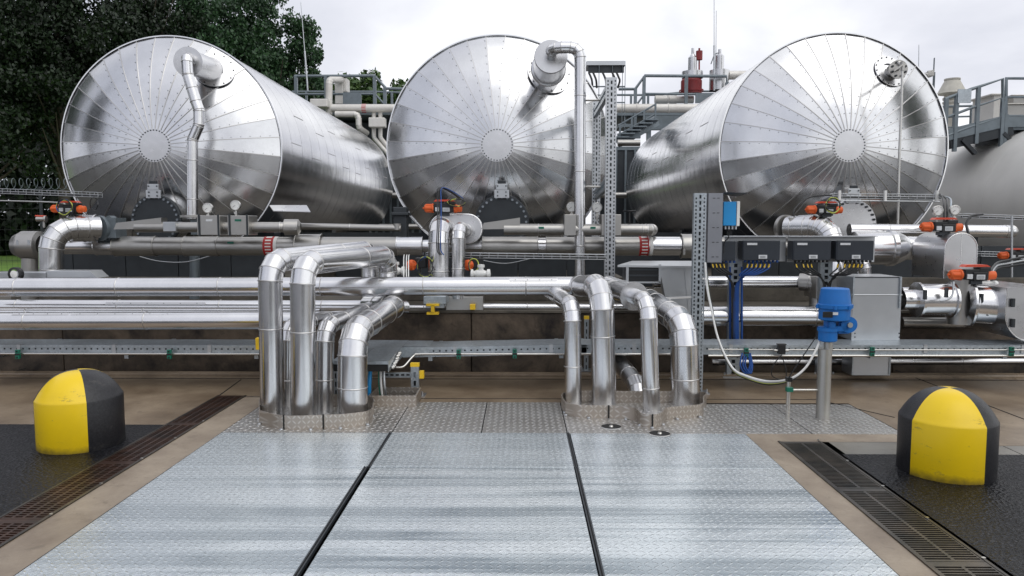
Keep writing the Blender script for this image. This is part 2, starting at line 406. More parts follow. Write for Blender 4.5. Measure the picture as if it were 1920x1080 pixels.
m = MB(); sheet(m, -12, CHL[0]-.01, -90, 5.89, .006); sheet(m, CHR[1]+.03, 90, -90, 5.16, .006); sheet(m, CHL[0], CHR[1]+.02, -90, -2, .004)
sheet(m, -12, -8.0, 5.89, 26, .002); sheet(m, 9.0, 90, 5.16, 26, .002); struct('asphalt_yard', m, M['asphalt'])
m = MB()      # saw-cut joints in the concrete
def groove(p, q, w=.012): m.bar(V(p), V(q), w, .004)
g0, g1 = G(390, 757), G(452, 712); groove((g0.x, g0.y, .001), (g1.x, g1.y, .001)); groove((CHL[1]+.01, 6.9, .001), (-2.35, 6.9, .001))
groove((-2.3, 6.85, .001), (2.75, 6.85, .001)); groove((2.75, 6.85, .001), (3.15, 6.2, .001)); groove((4.2, 5.5, .001), (4.2, 8.3, .001)); groove((-5.6, 6.1, .001), (-5.6, 8.3, .001))
groove((-8, 7.75, .001), (9, 7.75, .001), .02)
struct('apron_joints', m, M['gap'])
m = MB(); m.bb((-8, 7.86, -.13), (9, 8.0, .03)); struct('kerb_upstand', m, M['concrete'], bevel=.015)
m = MB(); m.bb((-8, 8.0, -.135), (9, 8.35, -.12)); struct('gutter', m, M['gap'])
# low retaining wall of the raised plant base
m = MB()
xs = [-7.6, -5.2, -2.9, -.55, 1.8, 4.2, 8.6]
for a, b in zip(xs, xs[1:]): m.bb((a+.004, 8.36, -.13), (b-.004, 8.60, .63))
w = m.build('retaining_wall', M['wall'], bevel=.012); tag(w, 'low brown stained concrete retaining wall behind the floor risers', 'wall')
m = MB(); m.bb((-7.6, 8.34, .634), (8.6, 8.64, .66)); tag(m.build('coping', M['plinth'], w), 'pale weathered top edge')
m = MB(); m.bb((-7.6, 8.61, -.1), (8.6, 26, .60)); struct('raised_base_slab', m, M['plinth'])
# pits under the plates
m = MB()
for a, b in (CHL, CHR): m.bb((a, -2, -.12), (b, 6.95 if a < 0 else 5.48, -.10))
struct('drain_trough', m, M['gap'])
# ------------------------------------------------------------------ floor plates
def plate(name, x0, x1, y0, y1, z, mat, lab, group, t=.012, cat='floor plate'):
    m = MB(); m.bb((x0, y0, z-t), (x1, y1, z)); o = m.build(name, mat, bevel=.002); tag(o, lab, cat, group); return o
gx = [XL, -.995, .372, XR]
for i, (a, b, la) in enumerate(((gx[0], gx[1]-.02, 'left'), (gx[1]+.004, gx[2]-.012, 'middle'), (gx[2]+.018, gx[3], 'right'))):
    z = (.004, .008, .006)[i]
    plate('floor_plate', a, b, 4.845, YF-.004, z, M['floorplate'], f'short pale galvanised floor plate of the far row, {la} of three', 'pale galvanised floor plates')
    plate('floor_plate', a-(0 if i else .0), b-(.022 if i == 0 else 0), 1.6, 4.84, z-.001, M['floorplate'], f'long galvanised floor plate nearest the viewer, {la} of three, banded with stains and painted reflections', 'pale galvanised floor plates')
for (x, y0, y1, la, dx) in ((gx[1]-.008, 4.845, 5.69, 'left', 0), (gx[1]-.03, 1.6, 4.85, 'left', 0), (gx[2], 4.845, 5.69, 'right', 0), (gx[2]+.006, 1.6, 4.85, 'right', 0)):
    m = MB(); m.bb((x-.011, y0, -.01), (x-.004, y1, .010)); m.bb((x+.004, y0, -.01), (x+.011, y1, .010)); m.bb((x-.004, y0, -.01), (x+.004, y1, .005), 1)
    far = y0 > 2
    tag(m.build('edge_strip', [M['dkgrey'], M['gap']]), f'dark raised twin strip between the {la} and middle {"far short" if far else "near long"} floor plates', 'edge strip', 'dark strips between floor plates')
# tread plates
tp = [(XL, -.995, 'with the left pipe collar on it'), (-.995, -.298, 'second from the left, plain'), (-.298, .368, 'third from the left, plain'), (.368, XR-.05, 'with two round holes and the right pipe collar')]
for a, b, la in tp: plate('tread_plate', a+.004, b-.004, YF+.004, YB, .006, M['tread'], 'shiny diamond tread plate '+la, 'diamond tread plates')
plate('tread_plate', XR-.046, 2.26, YF+.02, YB-.03, .002, M['tread'], 'duller tread plate carrying the thin hose post', 'diamond tread plates')
plate('tread_plate', 2.27, 2.97, YF+.02, YB-.03, .002, M['tread'], 'duller tread plate behind the right bollard, with the steel post', 'diamond tread plates')
for px, py, la in ((1146, 800, 'left and farther'), (1237, 813, 'right and nearer')):
    c = G(px, py, .008); m = MB(); m.lathe(c, (0, 0, 1), [(.088, 0), (.080, .004)], 28, 0); m.cyl(c+V((0, 0, -.02)), c+V((0, 0, .0015)), .080, n=28, mi=1)
    o = m.build('floor_socket', [M['steel'], M['gap']]); tag(o, f'round dark socket in the tread plate, the {la} one', 'floor socket', 'round floor sockets')
    m = MB(); m.cyl(c, c+V((0, 0, .012)), .020, .014, n=12); tag(m.build('plug', M['steel'], o))
# drain grates: real slots over a dark trough
def grate(x0, x1, ya, yb, mat, lab, heel):
    m = MB(); t = .03 if heel else .026; us = [(x0, 0)]; w = x1-x0; n = 4 if heel else 2
    for i in range(n):
        a = x0+w*i/n+.008; b = x0+w*(i+1)/n-.008; us += [(a, 1), (b, 0)]
    us += [(x1, 0)]; vs = [(ya, 0)]; y = ya+.02
    while y < yb-.05: vs += [(y, 1), (y+t*.60, 0)]; y += t
    vs += [(yb, 0)]
    m.holes((0, 0, 0), (1, 0, 0), (0, 1, 0), 0, us, vs)
    m.v = [(p[0], p[1], .002) for p in m.v]
    o = m.build('drain_grate', mat, solid=.008); tag(o, lab, 'drain grate', 'drain gratings'); return o
y = 6.94; k = 0
gl = ['farthest', 'second', 'third', 'fourth', 'fifth', 'sixth']
for k in range(5):
    grate(CHL[0]+.012, CHL[1]-.012, y-1.0, y-.004, M['rust'], f'rusty brown grating of the left drain, {gl[k]} from the wall', True); y -= 1.0
y = 5.47
for k in range(3):
    grate(CHR[0]+.012, CHR[1]-.012, y-1.0, y-.004, M['iron'], f'dark slotted iron grating of the right drain, {gl[k]} from the wall', False); y -= 1.0
for (a, b), ye, la in ((CHL, 6.95, 'left rusty'), (CHR, 5.48, 'right iron')):
    m = MB(); m.bb((a-.006, 1.8, -.05), (a+.010, ye, .008)); m.bb((b-.010, 1.8, -.05), (b+.006, ye, .008))
    for j in range(9): m.cyl((b-.002, 2+j*.5, .008), (b-.002, 2+j*.5, .013), .010, n=8, mi=1)
    tag(m.build('channel_edging', [M['iron'], M['steel']]), f'steel edge frame along the {la} drain', 'drain edging')
# ------------------------------------------------------------------ bollards
def bollard(c, rot, lab):
    Rb = .288; m = MB(); prof = [(Rb-.004, 0), (Rb, .008), (Rb, .355), (Rb-.002, .364), (Rb-.008, .372)]; top = .555; n = 12
    for i in range(1, n+1):
        r_ = (Rb-.008)*(1-i/n); prof.append((r_, .372+(top-.372)*(1-(r_/(Rb-.008))**2.7)**.95))
    N = 64
    for k in range(len(prof)-1):
        for i in range(N):
            a0, a1 = rot+2*math.pi*i/N, rot+2*math.pi*(i+1)/N
            q = [(c[0]+prof[k][0]*math.cos(a0), c[1]+prof[k][0]*math.sin(a0), prof[k][1]), (c[0]+prof[k][0]*math.cos(a1), c[1]+prof[k][0]*math.sin(a1), prof[k][1]),
                 (c[0]+prof[k+1][0]*math.cos(a1), c[1]+prof[k+1][0]*math.sin(a1), prof[k+1][1]), (c[0]+prof[k+1][0]*math.cos(a0), c[1]+prof[k+1][0]*math.sin(a0), prof[k+1][1])]
            m.add(q, [(0, 1, 2, 3)], (i*4//N) % 2, True)
    o = m.build('bollard', [BY, BK])
    bm = bmesh.new(); bm.from_mesh(o.data); bmesh.ops.remove_doubles(bm, verts=bm.verts, dist=1e-4); bm.to_mesh(o.data); bm.free()
    tag(o, lab, 'bollard', 'domed bollards')
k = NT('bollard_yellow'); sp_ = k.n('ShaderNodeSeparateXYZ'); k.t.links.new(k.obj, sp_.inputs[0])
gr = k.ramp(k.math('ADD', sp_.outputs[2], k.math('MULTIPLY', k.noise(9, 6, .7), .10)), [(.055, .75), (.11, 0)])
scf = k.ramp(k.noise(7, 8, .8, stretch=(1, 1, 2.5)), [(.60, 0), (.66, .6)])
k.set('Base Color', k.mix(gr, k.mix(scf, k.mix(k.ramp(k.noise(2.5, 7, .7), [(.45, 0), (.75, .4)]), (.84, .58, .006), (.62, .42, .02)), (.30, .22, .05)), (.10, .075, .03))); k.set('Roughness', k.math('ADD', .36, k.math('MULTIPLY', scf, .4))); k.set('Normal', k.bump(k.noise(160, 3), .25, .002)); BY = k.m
k = NT('bollard_black'); k.set('Base Color', k.mix(k.ramp(k.noise(6, 8, .8, stretch=(1, 1, 2)), [(.58, 0), (.68, .5)]), k.ramp(k.noise(70, 4), [(.3, (.008, .008, .010)), (.8, (.028, .028, .032))]), (.09, .085, .075))); k.set('Roughness', .42); k.set('Normal', k.bump(k.noise(160, 3), .5, .003)); BK = k.m
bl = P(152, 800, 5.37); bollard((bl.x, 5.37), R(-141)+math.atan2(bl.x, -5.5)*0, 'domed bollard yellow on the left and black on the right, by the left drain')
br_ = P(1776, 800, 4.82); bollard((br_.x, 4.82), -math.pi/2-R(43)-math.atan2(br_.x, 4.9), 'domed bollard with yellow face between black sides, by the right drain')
# ================================================================== TANKS
def cap_y(r, Rt=1.6, h=.52):
    Rc = (Rt*Rt+h*h)/(2*h); return math.sqrt(Rc*Rc-r*r)-(Rc-h)
def tank(px, py, rad, lab, length=9.4, mhole='dark', mh=None, seed=0, hubpx=None):
    rnd = random.Random(seed); Y = 10.8; c = P(px, py, Y); cx, cz = c.x, c.z; NG = 36
    root = empty('storage_tank', (cx, Y, .93), lab, 'tank', 'horizontal insulated tanks')
    m = MB(); rs = [rad*(.13+.87*i/12) for i in range(13)]; sc = rad/1.6
    for g in range(NG):
        a0, a1 = 2*math.pi*(g-.5)/NG+.02, 2*math.pi*(g+.5)/NG+.02; w0, w1, w2 = [rnd.uniform(-.0022, .0022) for _ in range(3)]
        vs = []; fs = []
        for i, r in enumerate(rs):
            t = i/12; off = w0*math.sin(t*3.1)+w1*t
            for a, ww in ((a0, -w2), (a1, w2)):
                vs.append((cx+r*math.cos(a), Y-cap_y(r/sc)*sc+off*.6+ww*t, cz+r*math.sin(a)))
        for i in range(12): fs.append((2*i, 2*i+2, 2*i+3, 2*i+1))
        m.add(vs, fs, 0, True)
        ps = [V((cx+r*math.cos(a0), Y-cap_y(r/sc)*sc-.004, cz+r*math.sin(a0))) for r in rs]
        for p, q in zip(ps, ps[1:]): m.bar(p, q, .010, .012, 1, (0, 1, 0))
        tdir = V((-math.sin(a0), 0, math.cos(a0)))
        k = 0.16
        while k < .97:
            r = rad*(.13+.87*k); p = V((cx+r*math.cos(a0), Y-cap_y(r/sc)*sc-.004, cz+r*math.sin(a0)))+tdir*(.022+.003*rnd.random())
            m.lathe(p, (0, -1, 0), [(.006, 0), (.005, .003), (0, .004)], 6, 2, False); k += .085+rnd.uniform(-.006, .006)
    cap = m.build('end_cap', [M['gore'], M['seam'], M['dkgrey']], root)
    m = MB(); y0 = Y-cap_y(rad*.13/sc)*sc
    m.lathe((cx, y0+.02, cz), (0, -1, 0), [(.225, 0), (.225, .030), (0, .033)], 48, 0)
    for i in range(32):
        a = 2*math.pi*i/32; p = V((cx+.208*math.cos(a), y0-.010, cz+.208*math.sin(a))); m.lathe(p, (0, -1, 0), [(.010, 0), (.009, .008), (0, .010)], 6, 1, False)
    m.build('hub_disc', [M['clad2'], M['dkgrey']], cap)
    m = MB(); m.lathe((cx, Y-.02, cz), (0, 1, 0), [(rad-.004, 0), (rad+.012, 0), (rad+.012, .05), (rad-.004, .05)], 120)
    m.build('rim_band', M['rim'], cap)
    m = MB(); m.lathe((cx, Y, cz), (0, 1, 0), [(rad, 0), (rad, length)], 120)
    prof = [(rad, 0)]+[(rad*math.cos(math.pi/2*i/10), .75*math.sin(math.pi/2*i/10)) for i in range(1, 11)]
    m.lathe((cx, Y+length, cz), (0, 1, 0), prof, 96, 0, False)
    yy = Y+.5; row = 0
    while yy < Y+length:
        m.bead((cx, yy, cz), (0, 1, 0), rad, .0018, .006, 96, 0)
        for a in (rnd.uniform(.30, .5) if row % 2 else rnd.uniform(.0, .15),):
            for sgn in (0, 1):
                t = a if sgn == 0 else math.pi-a
                n_ = V((math.cos(t), 0, math.sin(t))); p = V((cx, yy, cz))+n_*(rad+.002)
                m.bar(p, p+V((0, .50, 0)), .010, .006, 1, n_)
        yy += .54; row += 1
    m.build('shell', [M['shell'], M['seam']], root)
    for ys in (Y+.9, Y+4.5, Y+8.3):
        m = MB(); m.bb((cx-1.15, ys, .60), (cx+1.15, ys+.3, cz-rad*.72)); m.build('saddle', M['dkgrey'], root)
    # manhole
    mx_, my_, mr, mat = mh; Dm = 10.12; q = P(mx_, my_, Dm); rr = L(mr, Dm)
    m = MB(); m.cyl(q+V((0, .03, 0)), q+V((0, .55, 0)), rr*.86, n=40, mi=0); m.lathe(q+V((0, .02, 0)), (0, -1, 0), [(rr, -.05), (rr, .0), (rr*.97, .012), (0, .012)], 56, 1, cap0=True)
    for i in range(28):
        a = 2*math.pi*i/28; p = q+V((rr*.89*math.cos(a), .008, rr*.89*math.sin(a))); m.cyl(p, p+V((0, -.022, 0)), .017, n=6, mi=2)
    man = m.build('manhole', [M['clad2'], mat, M['bolt'] if mat == M['dkgrey'] else M['dkgrey']], root)
    t = q+V((-.0, -.03, rr+.01)); m = MB(); m.bb(t+V((-.10, 0, -.06)), t+V((.10, .03, .05))); m.bb(t+V((-.075, -.004, .05)), t+V((.075, .026, .13))); m.bb(t+V((-.05, .0, .125)), t+V((.05, .03, .17)), 1)
    for dx in (-.07, .07):
        for dz in (-.03, .02, .10): m.cyl(t+V((dx*.8, -.004, dz)), t+V((dx*.8, -.014, dz)), .010, n=8, mi=1)
    m.build('hinge_bracket', [M['galv_pale'], M['dkgrey']], man, bevel=.003)
    return root, c
T1, c1 = tank(322, 280, 1.585, 'left silver tank with domed gored end, kinked pipe on its face', mh=(291, 412, 47, M['dkgrey']), seed=1)
T2, c2 = tank(934, 279, 1.585, 'middle silver tank with domed gored end, tall downpipe on its right', mh=(941, 416, 51, M['dkgrey']), seed=2)
T3, c3 = tank(1562, 280, 1.612, 'right silver tank with domed gored end and round flanged inspection port', mh=(1597, 421, 47, M['clad2']), seed=3)
def part(mb, name, mat, par, **k): return mb.build(name, mat, par, **k)
# nozzles on the end faces (parts of their tanks)
# tank 1
f = P(353, 116, 9.85); b = P(397, 131, 10.62)
m = MB(); m.cyl(f, b, L(23, 9.85), n=36); m.bead(f+(b-f)*.03, b-f, L(23, 9.85), .006, .02); m.bead(f+(b-f)*.97, b-f, L(23, 9.85), .006, .02)
m.lathe(f, f-b, [(L(27, 9.85), 0), (L(27, 9.85), .01), (.05, .012)], 40)
nz1 = part(m, 'nozzle', M['clad2'], T1)
def ringplate(c, r, n=(0, -1, 0), r1=.10, bolts=12, t=.012):
    m = MB(); m.lathe(c, n, [(r, 0), (r, t), (r1, t+.002)], 40, 0)
    u, w_ = perp(V(n))
    for i in range(bolts):
        a = 2*math.pi*i/bolts; p = V(c)+V(n).normalized()*t+(u*math.cos(a)+w_*math.sin(a))*r*.92; m.cyl(p, p+V(n).normalized()*.008, .010, n=6, mi=1)
    return m
def face_n(c, p): # outward dish normal at point p of tank with centre c
    Rc = 2.72; o = V((c.x, 10.8-.52+Rc, c.z)); return (p-o).normalized()
def on_face(c, px, py, rad=1.6):
    D = 10.5
    for _ in range(8):
        p = P(px, py, D); r = min(rad, math.hypot(p.x-c.x, p.z-c.z)); D = 10.8-cap_y(r)
    return P(px, py, D-.01)
pb = on_face(c1, 402, 131); part(ringplate(pb, L(36, 10.6), face_n(c1, pb)), 'flange_ring', [M['clad2'], M['dkgrey']], nz1)
# tank 1 kinked pipe
m = MB(); D = 9.7
pipe(m, [f+V((0, .25, 0)), P(350, 107, D), P(352, 140, D), P(367, 190, D), P(373, 207, D), P(373, 235, D), P(361, 262, D), P(361, 410, D)], L(9.8, D), bend=.06, segs=2, spacing=.55)
o = m.build('vent_pipe', M['clad']); tag(o, 'slim shiny pipe with kinks running down the left tank face', 'pipe')
m = MB(); m.lathe(P(361, 408, D), (0, 0, 1), [(L(22, D), 0), (L(22, D), .03), (.05, .035)], 32); part(m, 'base_flange', M['dull'], o)
m = MB(); m.cyl(P(365, 478, D), P(365, 560, D), L(9, D), n=16); m.pb(357, 412, D, 376, 440, D+.1); part(m, 'support_leg', M['grey_steel'], o)
# tank 2 nozzle + downpipe
f = P(1033, 106, 9.3); b = P(1020, 168, 10.58); b2 = f+(b-f)*.34
b = on_face(c2, 1024, 150)
m = MB(); m.cyl(f, f+(b-f)*.5, L(30, 9.3), n=36); m.bead(f+(b-f)*.02, b-f, L(30, 9.3), .006, .02); m.bead(f+(b-f)*.5, b-f, L(30, 9.3), .03, .02); m.cyl(f+(b-f)*.5, b+(b-f)*.1, L(26, 9.3), n=36)
m.lathe(f, f-b, [(L(30, 9.3), 0), (L(30, 9.3), .01), (.05, .012)], 40)
nz2 = part(m, 'nozzle', M['clad2'], T2)
pb = on_face(c2, 1030, 138); part(ringplate(pb, L(41, 10.6), face_n(c2, pb)), 'flange_ring', [M['clad2'], M['dkgrey']], nz2)
D = 9.0; m = MB()
pipe(m, [f+V((0, .1, 0)), P(1035, 89, D+.02), P(1088, 89, D), P(1087, 530, D)], L(10.6, D), bend=.12, segs=3, spacing=.95)
o = m.build('downpipe', M['clad']); tag(o, 'tall thin shiny downpipe in front of the middle tank, right side', 'pipe')
for yy in (188, 350): m = MB(); m.cyl(P(1087, yy, D-.03), P(1125, yy, D+.1), .012, n=8); part(m, 'stay_rod', M['steel'], o)
# tank 3 port
pb = on_face(c3, 1668, 134); n3 = face_n(c3, pb); port = part(ringplate(pb, L(31, 10.6), n3, .12, 16), 'inspection_port', [M['clad2'], M['dkgrey']], T3)
q = pb+V((.05, -.12, .0)); m = MB(); m.cyl(pb+V((.03, 0, 0)), q, .09, n=24); m.lathe(q, (0, -1, 0), [(.125, 0), (.125, .03), (0, .032)], 36)
for i in range(8):
    a = 2*math.pi*(i+.5)/8; p = q+V((.095*math.cos(a), -.03, .095*math.sin(a))); m.cyl(p, p+V((0, -.02, 0)), .015, n=6, mi=1)
part(m, 'bolted_flange', [M['dull'], M['dkgrey']], port)
D = 9.9; m = MB(); m.cyl(q, P(1690, 122, D), .022, n=12); m.cyl(P(1684, 118, D+.05), P(1694, 126, D), .034, n=12); m.cyl(P(1692, 116, D), P(1692, 133, D), .028, n=12)
m.bar(P(1676, 133, D-.04), P(1694, 120, D-.04), .012, .02)
part(m, 'valve', M['dull'], port)
m = MB(); m.tube([P(1692, 124, D), P(1690, 200, D), P(1686, 300, D), P(1683, 430, D)], .016, 10); o = m.build('drain_tube', M['steel']); tag(o, 'thin straight steel tube hanging down the right tank face', 'tube')
# plinth below the tanks
for a, b, la in ((-6.9, -3.1, 'left'), (-2.1, 1.4, 'middle'), (2.5, 7.2, 'right')):
    m = MB(); m.bb((a, 10.0, .60), (b, 20, .92)); o = m.build('tank_plinth', M['plinth'], bevel=.01); tag(o, f'concrete plinth with dark skirt panels under the {la} tank', 'plinth')
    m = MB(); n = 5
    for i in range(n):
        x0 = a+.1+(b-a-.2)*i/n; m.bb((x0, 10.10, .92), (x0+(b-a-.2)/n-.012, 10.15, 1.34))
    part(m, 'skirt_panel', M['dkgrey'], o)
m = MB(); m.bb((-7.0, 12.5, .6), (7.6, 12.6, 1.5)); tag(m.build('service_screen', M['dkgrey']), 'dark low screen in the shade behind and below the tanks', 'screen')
for px0, px1, yt, la in ((690, 800, 262, 'left and middle'), (1120, 1262, 262, 'middle and right')):
    a, b = P(px0, yt, 21.9), P(px1, yt, 21.9); m = MB(); m.bb((a.x, 21.9, .6), (b.x, 22.1, a.z-.3)); m.bb((a.x, 21.85, a.z-.3), (b.x, 22.15, a.z-.2), 1)
    for k_ in range(9): x = a.x+(b.x-a.x)*k_/8; m.bb((x-.03, 21.84, .6), (x+.03, 21.9, a.z-.3), 1)
    for z in (1.6, 2.5): m.cyl((a.x, 21.6, z), (b.x, 21.6, z), .09, n=14, mi=2)
    tag(m.build('plant_screen', [M['dkgrey'], M['grey_steel'], M['dull']]), f'dark ribbed plant screen closing the gap between the {la} tanks', 'screen')
# ------------------------------------------------------------------ white tank far right
cw = V((9.55, 11, 1.9)); rw = 1.5
root = empty('white_tank', (cw.x, 11, .0), 'matt off-white horizontal tank beyond the right silver tank', 'tank')
pr = [(0, -.45)]+[(rw*math.sin(math.pi/2*i/10), -.45*math.cos(math.pi/2*i/10)) for i in range(1, 11)]
m2 = MB(); m2.lathe(cw, (0, 1, 0), pr+[(rw, 14)], 96, 0, False)
for y in (2.2, 4.6, 7, 9.4): m2.bead(cw+V((0, y, 0)), (0, 1, 0), rw, .004, .03, 96, 0)
part(m2, 'shell', M['tankwhite'], root)
for y in (12.5, 20):
    m2 = MB(); m2.bb((cw.x-1.2, y, 0), (cw.x+1.2, y+.3, cw.z-1.1)); part(m2, 'saddle', M['plinth'], root)
# ================================================================== TREES
def crown_mesh(rx, rz, n_clump, n_leaf, size, seed, name):
    rnd = random.Random(seed); m = MB(); vs = []; fs = []
    for c in range(n_clump):
        while True:
            d = V((rnd.gauss(0, 1), rnd.gauss(0, 1), rnd.gauss(0, 1))).normalized(); rr = rnd.random()**.38
            if d.z > -.75: break
        lump = 1+.22*math.sin(d.x*5+seed)*math.cos(d.z*4+seed*2)
        cc = V((d.x*rx*rr*lump, d.y*rx*rr*lump, d.z*rz*rr*lump)); cr_ = rnd.uniform(.11, .24)*rx
        for l in range(n_leaf):
            e = V((rnd.gauss(0, 1), rnd.gauss(0, 1), rnd.gauss(0, .75))).normalized()*cr_*rnd.random()**.45
            p = cc+e; a = V((rnd.gauss(0, 1), rnd.gauss(0, 1), rnd.gauss(0, 1))).normalized(); b = a.cross(V((rnd.gauss(0, 1), rnd.gauss(0, 1), rnd.gauss(0, 1)))).normalized()
            s = size*rnd.uniform(.6, 1.3); k = len(vs)
            vs += [p-a*s*.5, p+b*s*.33+a*s*.05, p+a*s*.6, p-b*s*.33]; fs.append((k, k+1, k+2, k+3))
    m.add(vs, fs); return m
def tree_proto(h, rx, rz, seed, leaf, nc=170, nl=230, size=.24, trunk=.4, label='', cat='tree', group='trees of the wood', name='broadleaf_tree', loc=(0, 0, 0)):
    root = empty(name, (0, 0, 0), label, cat, group)
    m = crown_mesh(rx, rz, nc, nl, size, seed, 'crown'); m.v = [(p[0], p[1], p[2]+h-rz) for p in m.v]
    m.build('crown', leaf, root)
    rnd = random.Random(seed+5); m = MB(); zc = h-rz
    rs = []; N = 10
    for z, r in ((-.3, trunk*1.5), (.4, trunk), (zc*.6, trunk*.75), (zc+rz*.3, trunk*.35)):
        ox = rnd.uniform(-.2, .2)*z/10; rs.append([V((ox+r*math.cos(2*math.pi*i/N), r*math.sin(2*math.pi*i/N), z)) for i in range(N)])
    m.rings(rs, 0, True)
    for i in range(9):
        a = rnd.uniform(0, 6.28); z0 = zc*rnd.uniform(.35, 1.0); q = V((math.cos(a)*rx*.7, math.sin(a)*rx*.7, z0+rz*rnd.uniform(.2, .8)))
        m.cyl((0, 0, z0), q, trunk*.3, trunk*.06, 7)
    m.build('trunk', M['bark'], root)
    return root
TA = tree_proto(19, 5.2, 7.6, 11, M['leaf_dark'])
TB = tree_proto(17, 4.6, 6.8, 12, M['leaf_blue'])
TC = tree_proto(9, 4.2, 3.4, 13, M['leaf_mid'], nc=110, nl=220, size=.28, trunk=.25)
SC_ = {'A': (TA, 19, 5.2), 'B': (TB, 17, 4.6), 'C': (TC, 9, 4.2)}; used = set()
def put(k, px, top, D, lab, group='trees of the wood', s=None, rz=0, sx=1.0, xy=None, h=None):
    t, h0, r0 = SC_[k]; o = t if k not in used else copy_tree(t); used.add(k)
    if xy: x, y = xy; H = h
    else: p = P(px, top, D); x, y, H = p.x, D, p.z
    s = H/h0; o.location = (x, y, 0); o.scale = (s*sx, s*sx, s); o.rotation_euler = (0, 0, rz); tag(o, lab, 'tree', group); return o
put('B', 505, -14, 44, 'dark rounded tree at the right end of the wood, beside open sky', rz=.5, sx=.80)
put('B', 395, -60, 41, 'dense dark green tree rising behind the top of the left tank', rz=2, sx=.8)
put('A', 250, -110, 38, 'tall very dark oak behind the left tank, left of its top', rz=4, sx=.85)
put('A', 95, -170, 34, 'tall dark oak at the far left with a pale trunk', rz=1, sx=.85)
put('A', -70, -120, 32, 'near black tree cut by the left edge of the photo', rz=3, sx=.9)
put('A', 300, 20, 52, 'dark tree glimpsed between the left oaks farther back', rz=5)
put('A', 150, 60, 50, 'shaded tree deep in the wood behind the far left oak', rz=2.2)
put('A', 440, 40, 52, 'dark tree filling in low behind the kinked pipe tank', rz=2.9, sx=.9)
put('A', 10, 30, 48, 'shaded tree deep in the wood near the left edge', rz=.2)
put('C', 668, 148, 62, 'bright green round tree beyond the platform, right of the white box', rz=.4, group='small far trees')
put('C', 728, 160, 66, 'small green tree tight against the left rim of the middle tank', rz=1.4, group='small far trees')
put('C', 590, 150, 58, 'small green tree behind the left end of the platform railing', rz=2.4, group='small far trees')
# understory
rnd = random.Random(3); m = MB()
for i in range(9000):
    x = rnd.uniform(-58, -9); y = 41+rnd.uniform(0, 7); z = abs(rnd.gauss(0, 2.6)); z = min(z, 6.5)
    a = V((rnd.gauss(0, 1), rnd.gauss(0, 1), rnd.gauss(0, 1))).normalized(); b = a.cross(V((rnd.gauss(0, 1), rnd.gauss(0, 1), 1))).normalized(); p = V((x, y, z)); s = .24
    m.add([p-a*s, p+b*s*.6, p+a*s, p-b*s*.6], [(0, 1, 2, 3)])
for i in range(24000):
    x = rnd.uniform(-60, -7); y = 40+rnd.uniform(0, 9); z = rnd.uniform(0, 1)**1.3*(8.2+1.8*math.sin(x*.9)); 
    a = V((rnd.gauss(0, 1), rnd.gauss(0, 1), rnd.gauss(0, 1))).normalized(); b = a.cross(V((rnd.gauss(0, 1), rnd.gauss(0, 1), 1))).normalized(); p = V((x, y, z)); s = .30
    m.add([p-a*s, p+b*s*.6, p+a*s, p-b*s*.6], [(0, 1, 2, 3)])
tag(m.build('undergrowth', M['leaf_dark']), 'dark tangled undergrowth at the foot of the wood', 'undergrowth', kind='stuff')
# what the polished tank ends mirror: trees left of and behind the viewer, a brick building behind
put('A', 0, 0, 0, 'oak left of the yard, seen only mirrored in the left tank', group='trees seen mirrored', xy=(-24, 5), h=14)
put('B', 0, 0, 0, 'middle tree of the wood edge mirrored in the left sides of the tank ends', group='trees seen mirrored', xy=(-27, 14), h=17, rz=2)
put('A', 0, 0, 0, 'farthest tree of the wood edge on the left, seen only mirrored', group='trees seen mirrored', xy=(-31, 25), h=18, rz=3)
put('B', 0, 0, 0, 'unseen tree added right of the yard to mirror darkly in the right tank', group='trees seen mirrored', xy=(20, 6), h=14, rz=1)  # added, stands for an unknown dark thing mirrored at the right tank's edge
root = empty('brick_building', (8, -22, 0), 'low red brick building behind the viewer, mirrored in the tank ends', 'building')
m = MB(); m.bb((1, -26, 0), (17, -20, 3.0)); part(m, 'wall', M['brick'], root)
m = MB(); m.bb((.7, -26.3, 3.0), (17.3, -19.7, 3.2)); part(m, 'roof', M['dkgrey'], root)
for x in (2.5, 6, 9.5, 13):
    m = MB(); m.bb((x, -20.02, 1), (x+1.8, -19.96, 2.2)); part(m, 'window', M['black'], root)
# ================================================================== PIPES
def thing_pipe(lab, pts, rpx, D, mat='clad', group=None, parts=None, name='clad_pipe', r=None, **k):
    m = MB(); rr = r or L(rpx, D); pipe(m, pts, rr, **k); o = m.build(name, M[mat]); tag(o, lab, 'pipe', group); return o
def lapstrip(par, x0, x1, py, D, r, ang=.5, n=8):
    a, b = P(x0, py, D), P(x1, py, D); off = V((0, -math.cos(ang), math.sin(ang)))*(r+.002); m = MB(); m.bar(a+off, b+off, .03, .003, 0, off)
    for i in range(n): p = a.lerp(b, (i+.5)/n)+off*1.01; m.lathe(p, off, [(.006, 0), (0, .006)], 6, 1, False)
    part(m, 'riveted_lap', [M['clad2'], M['dkgrey']], par)
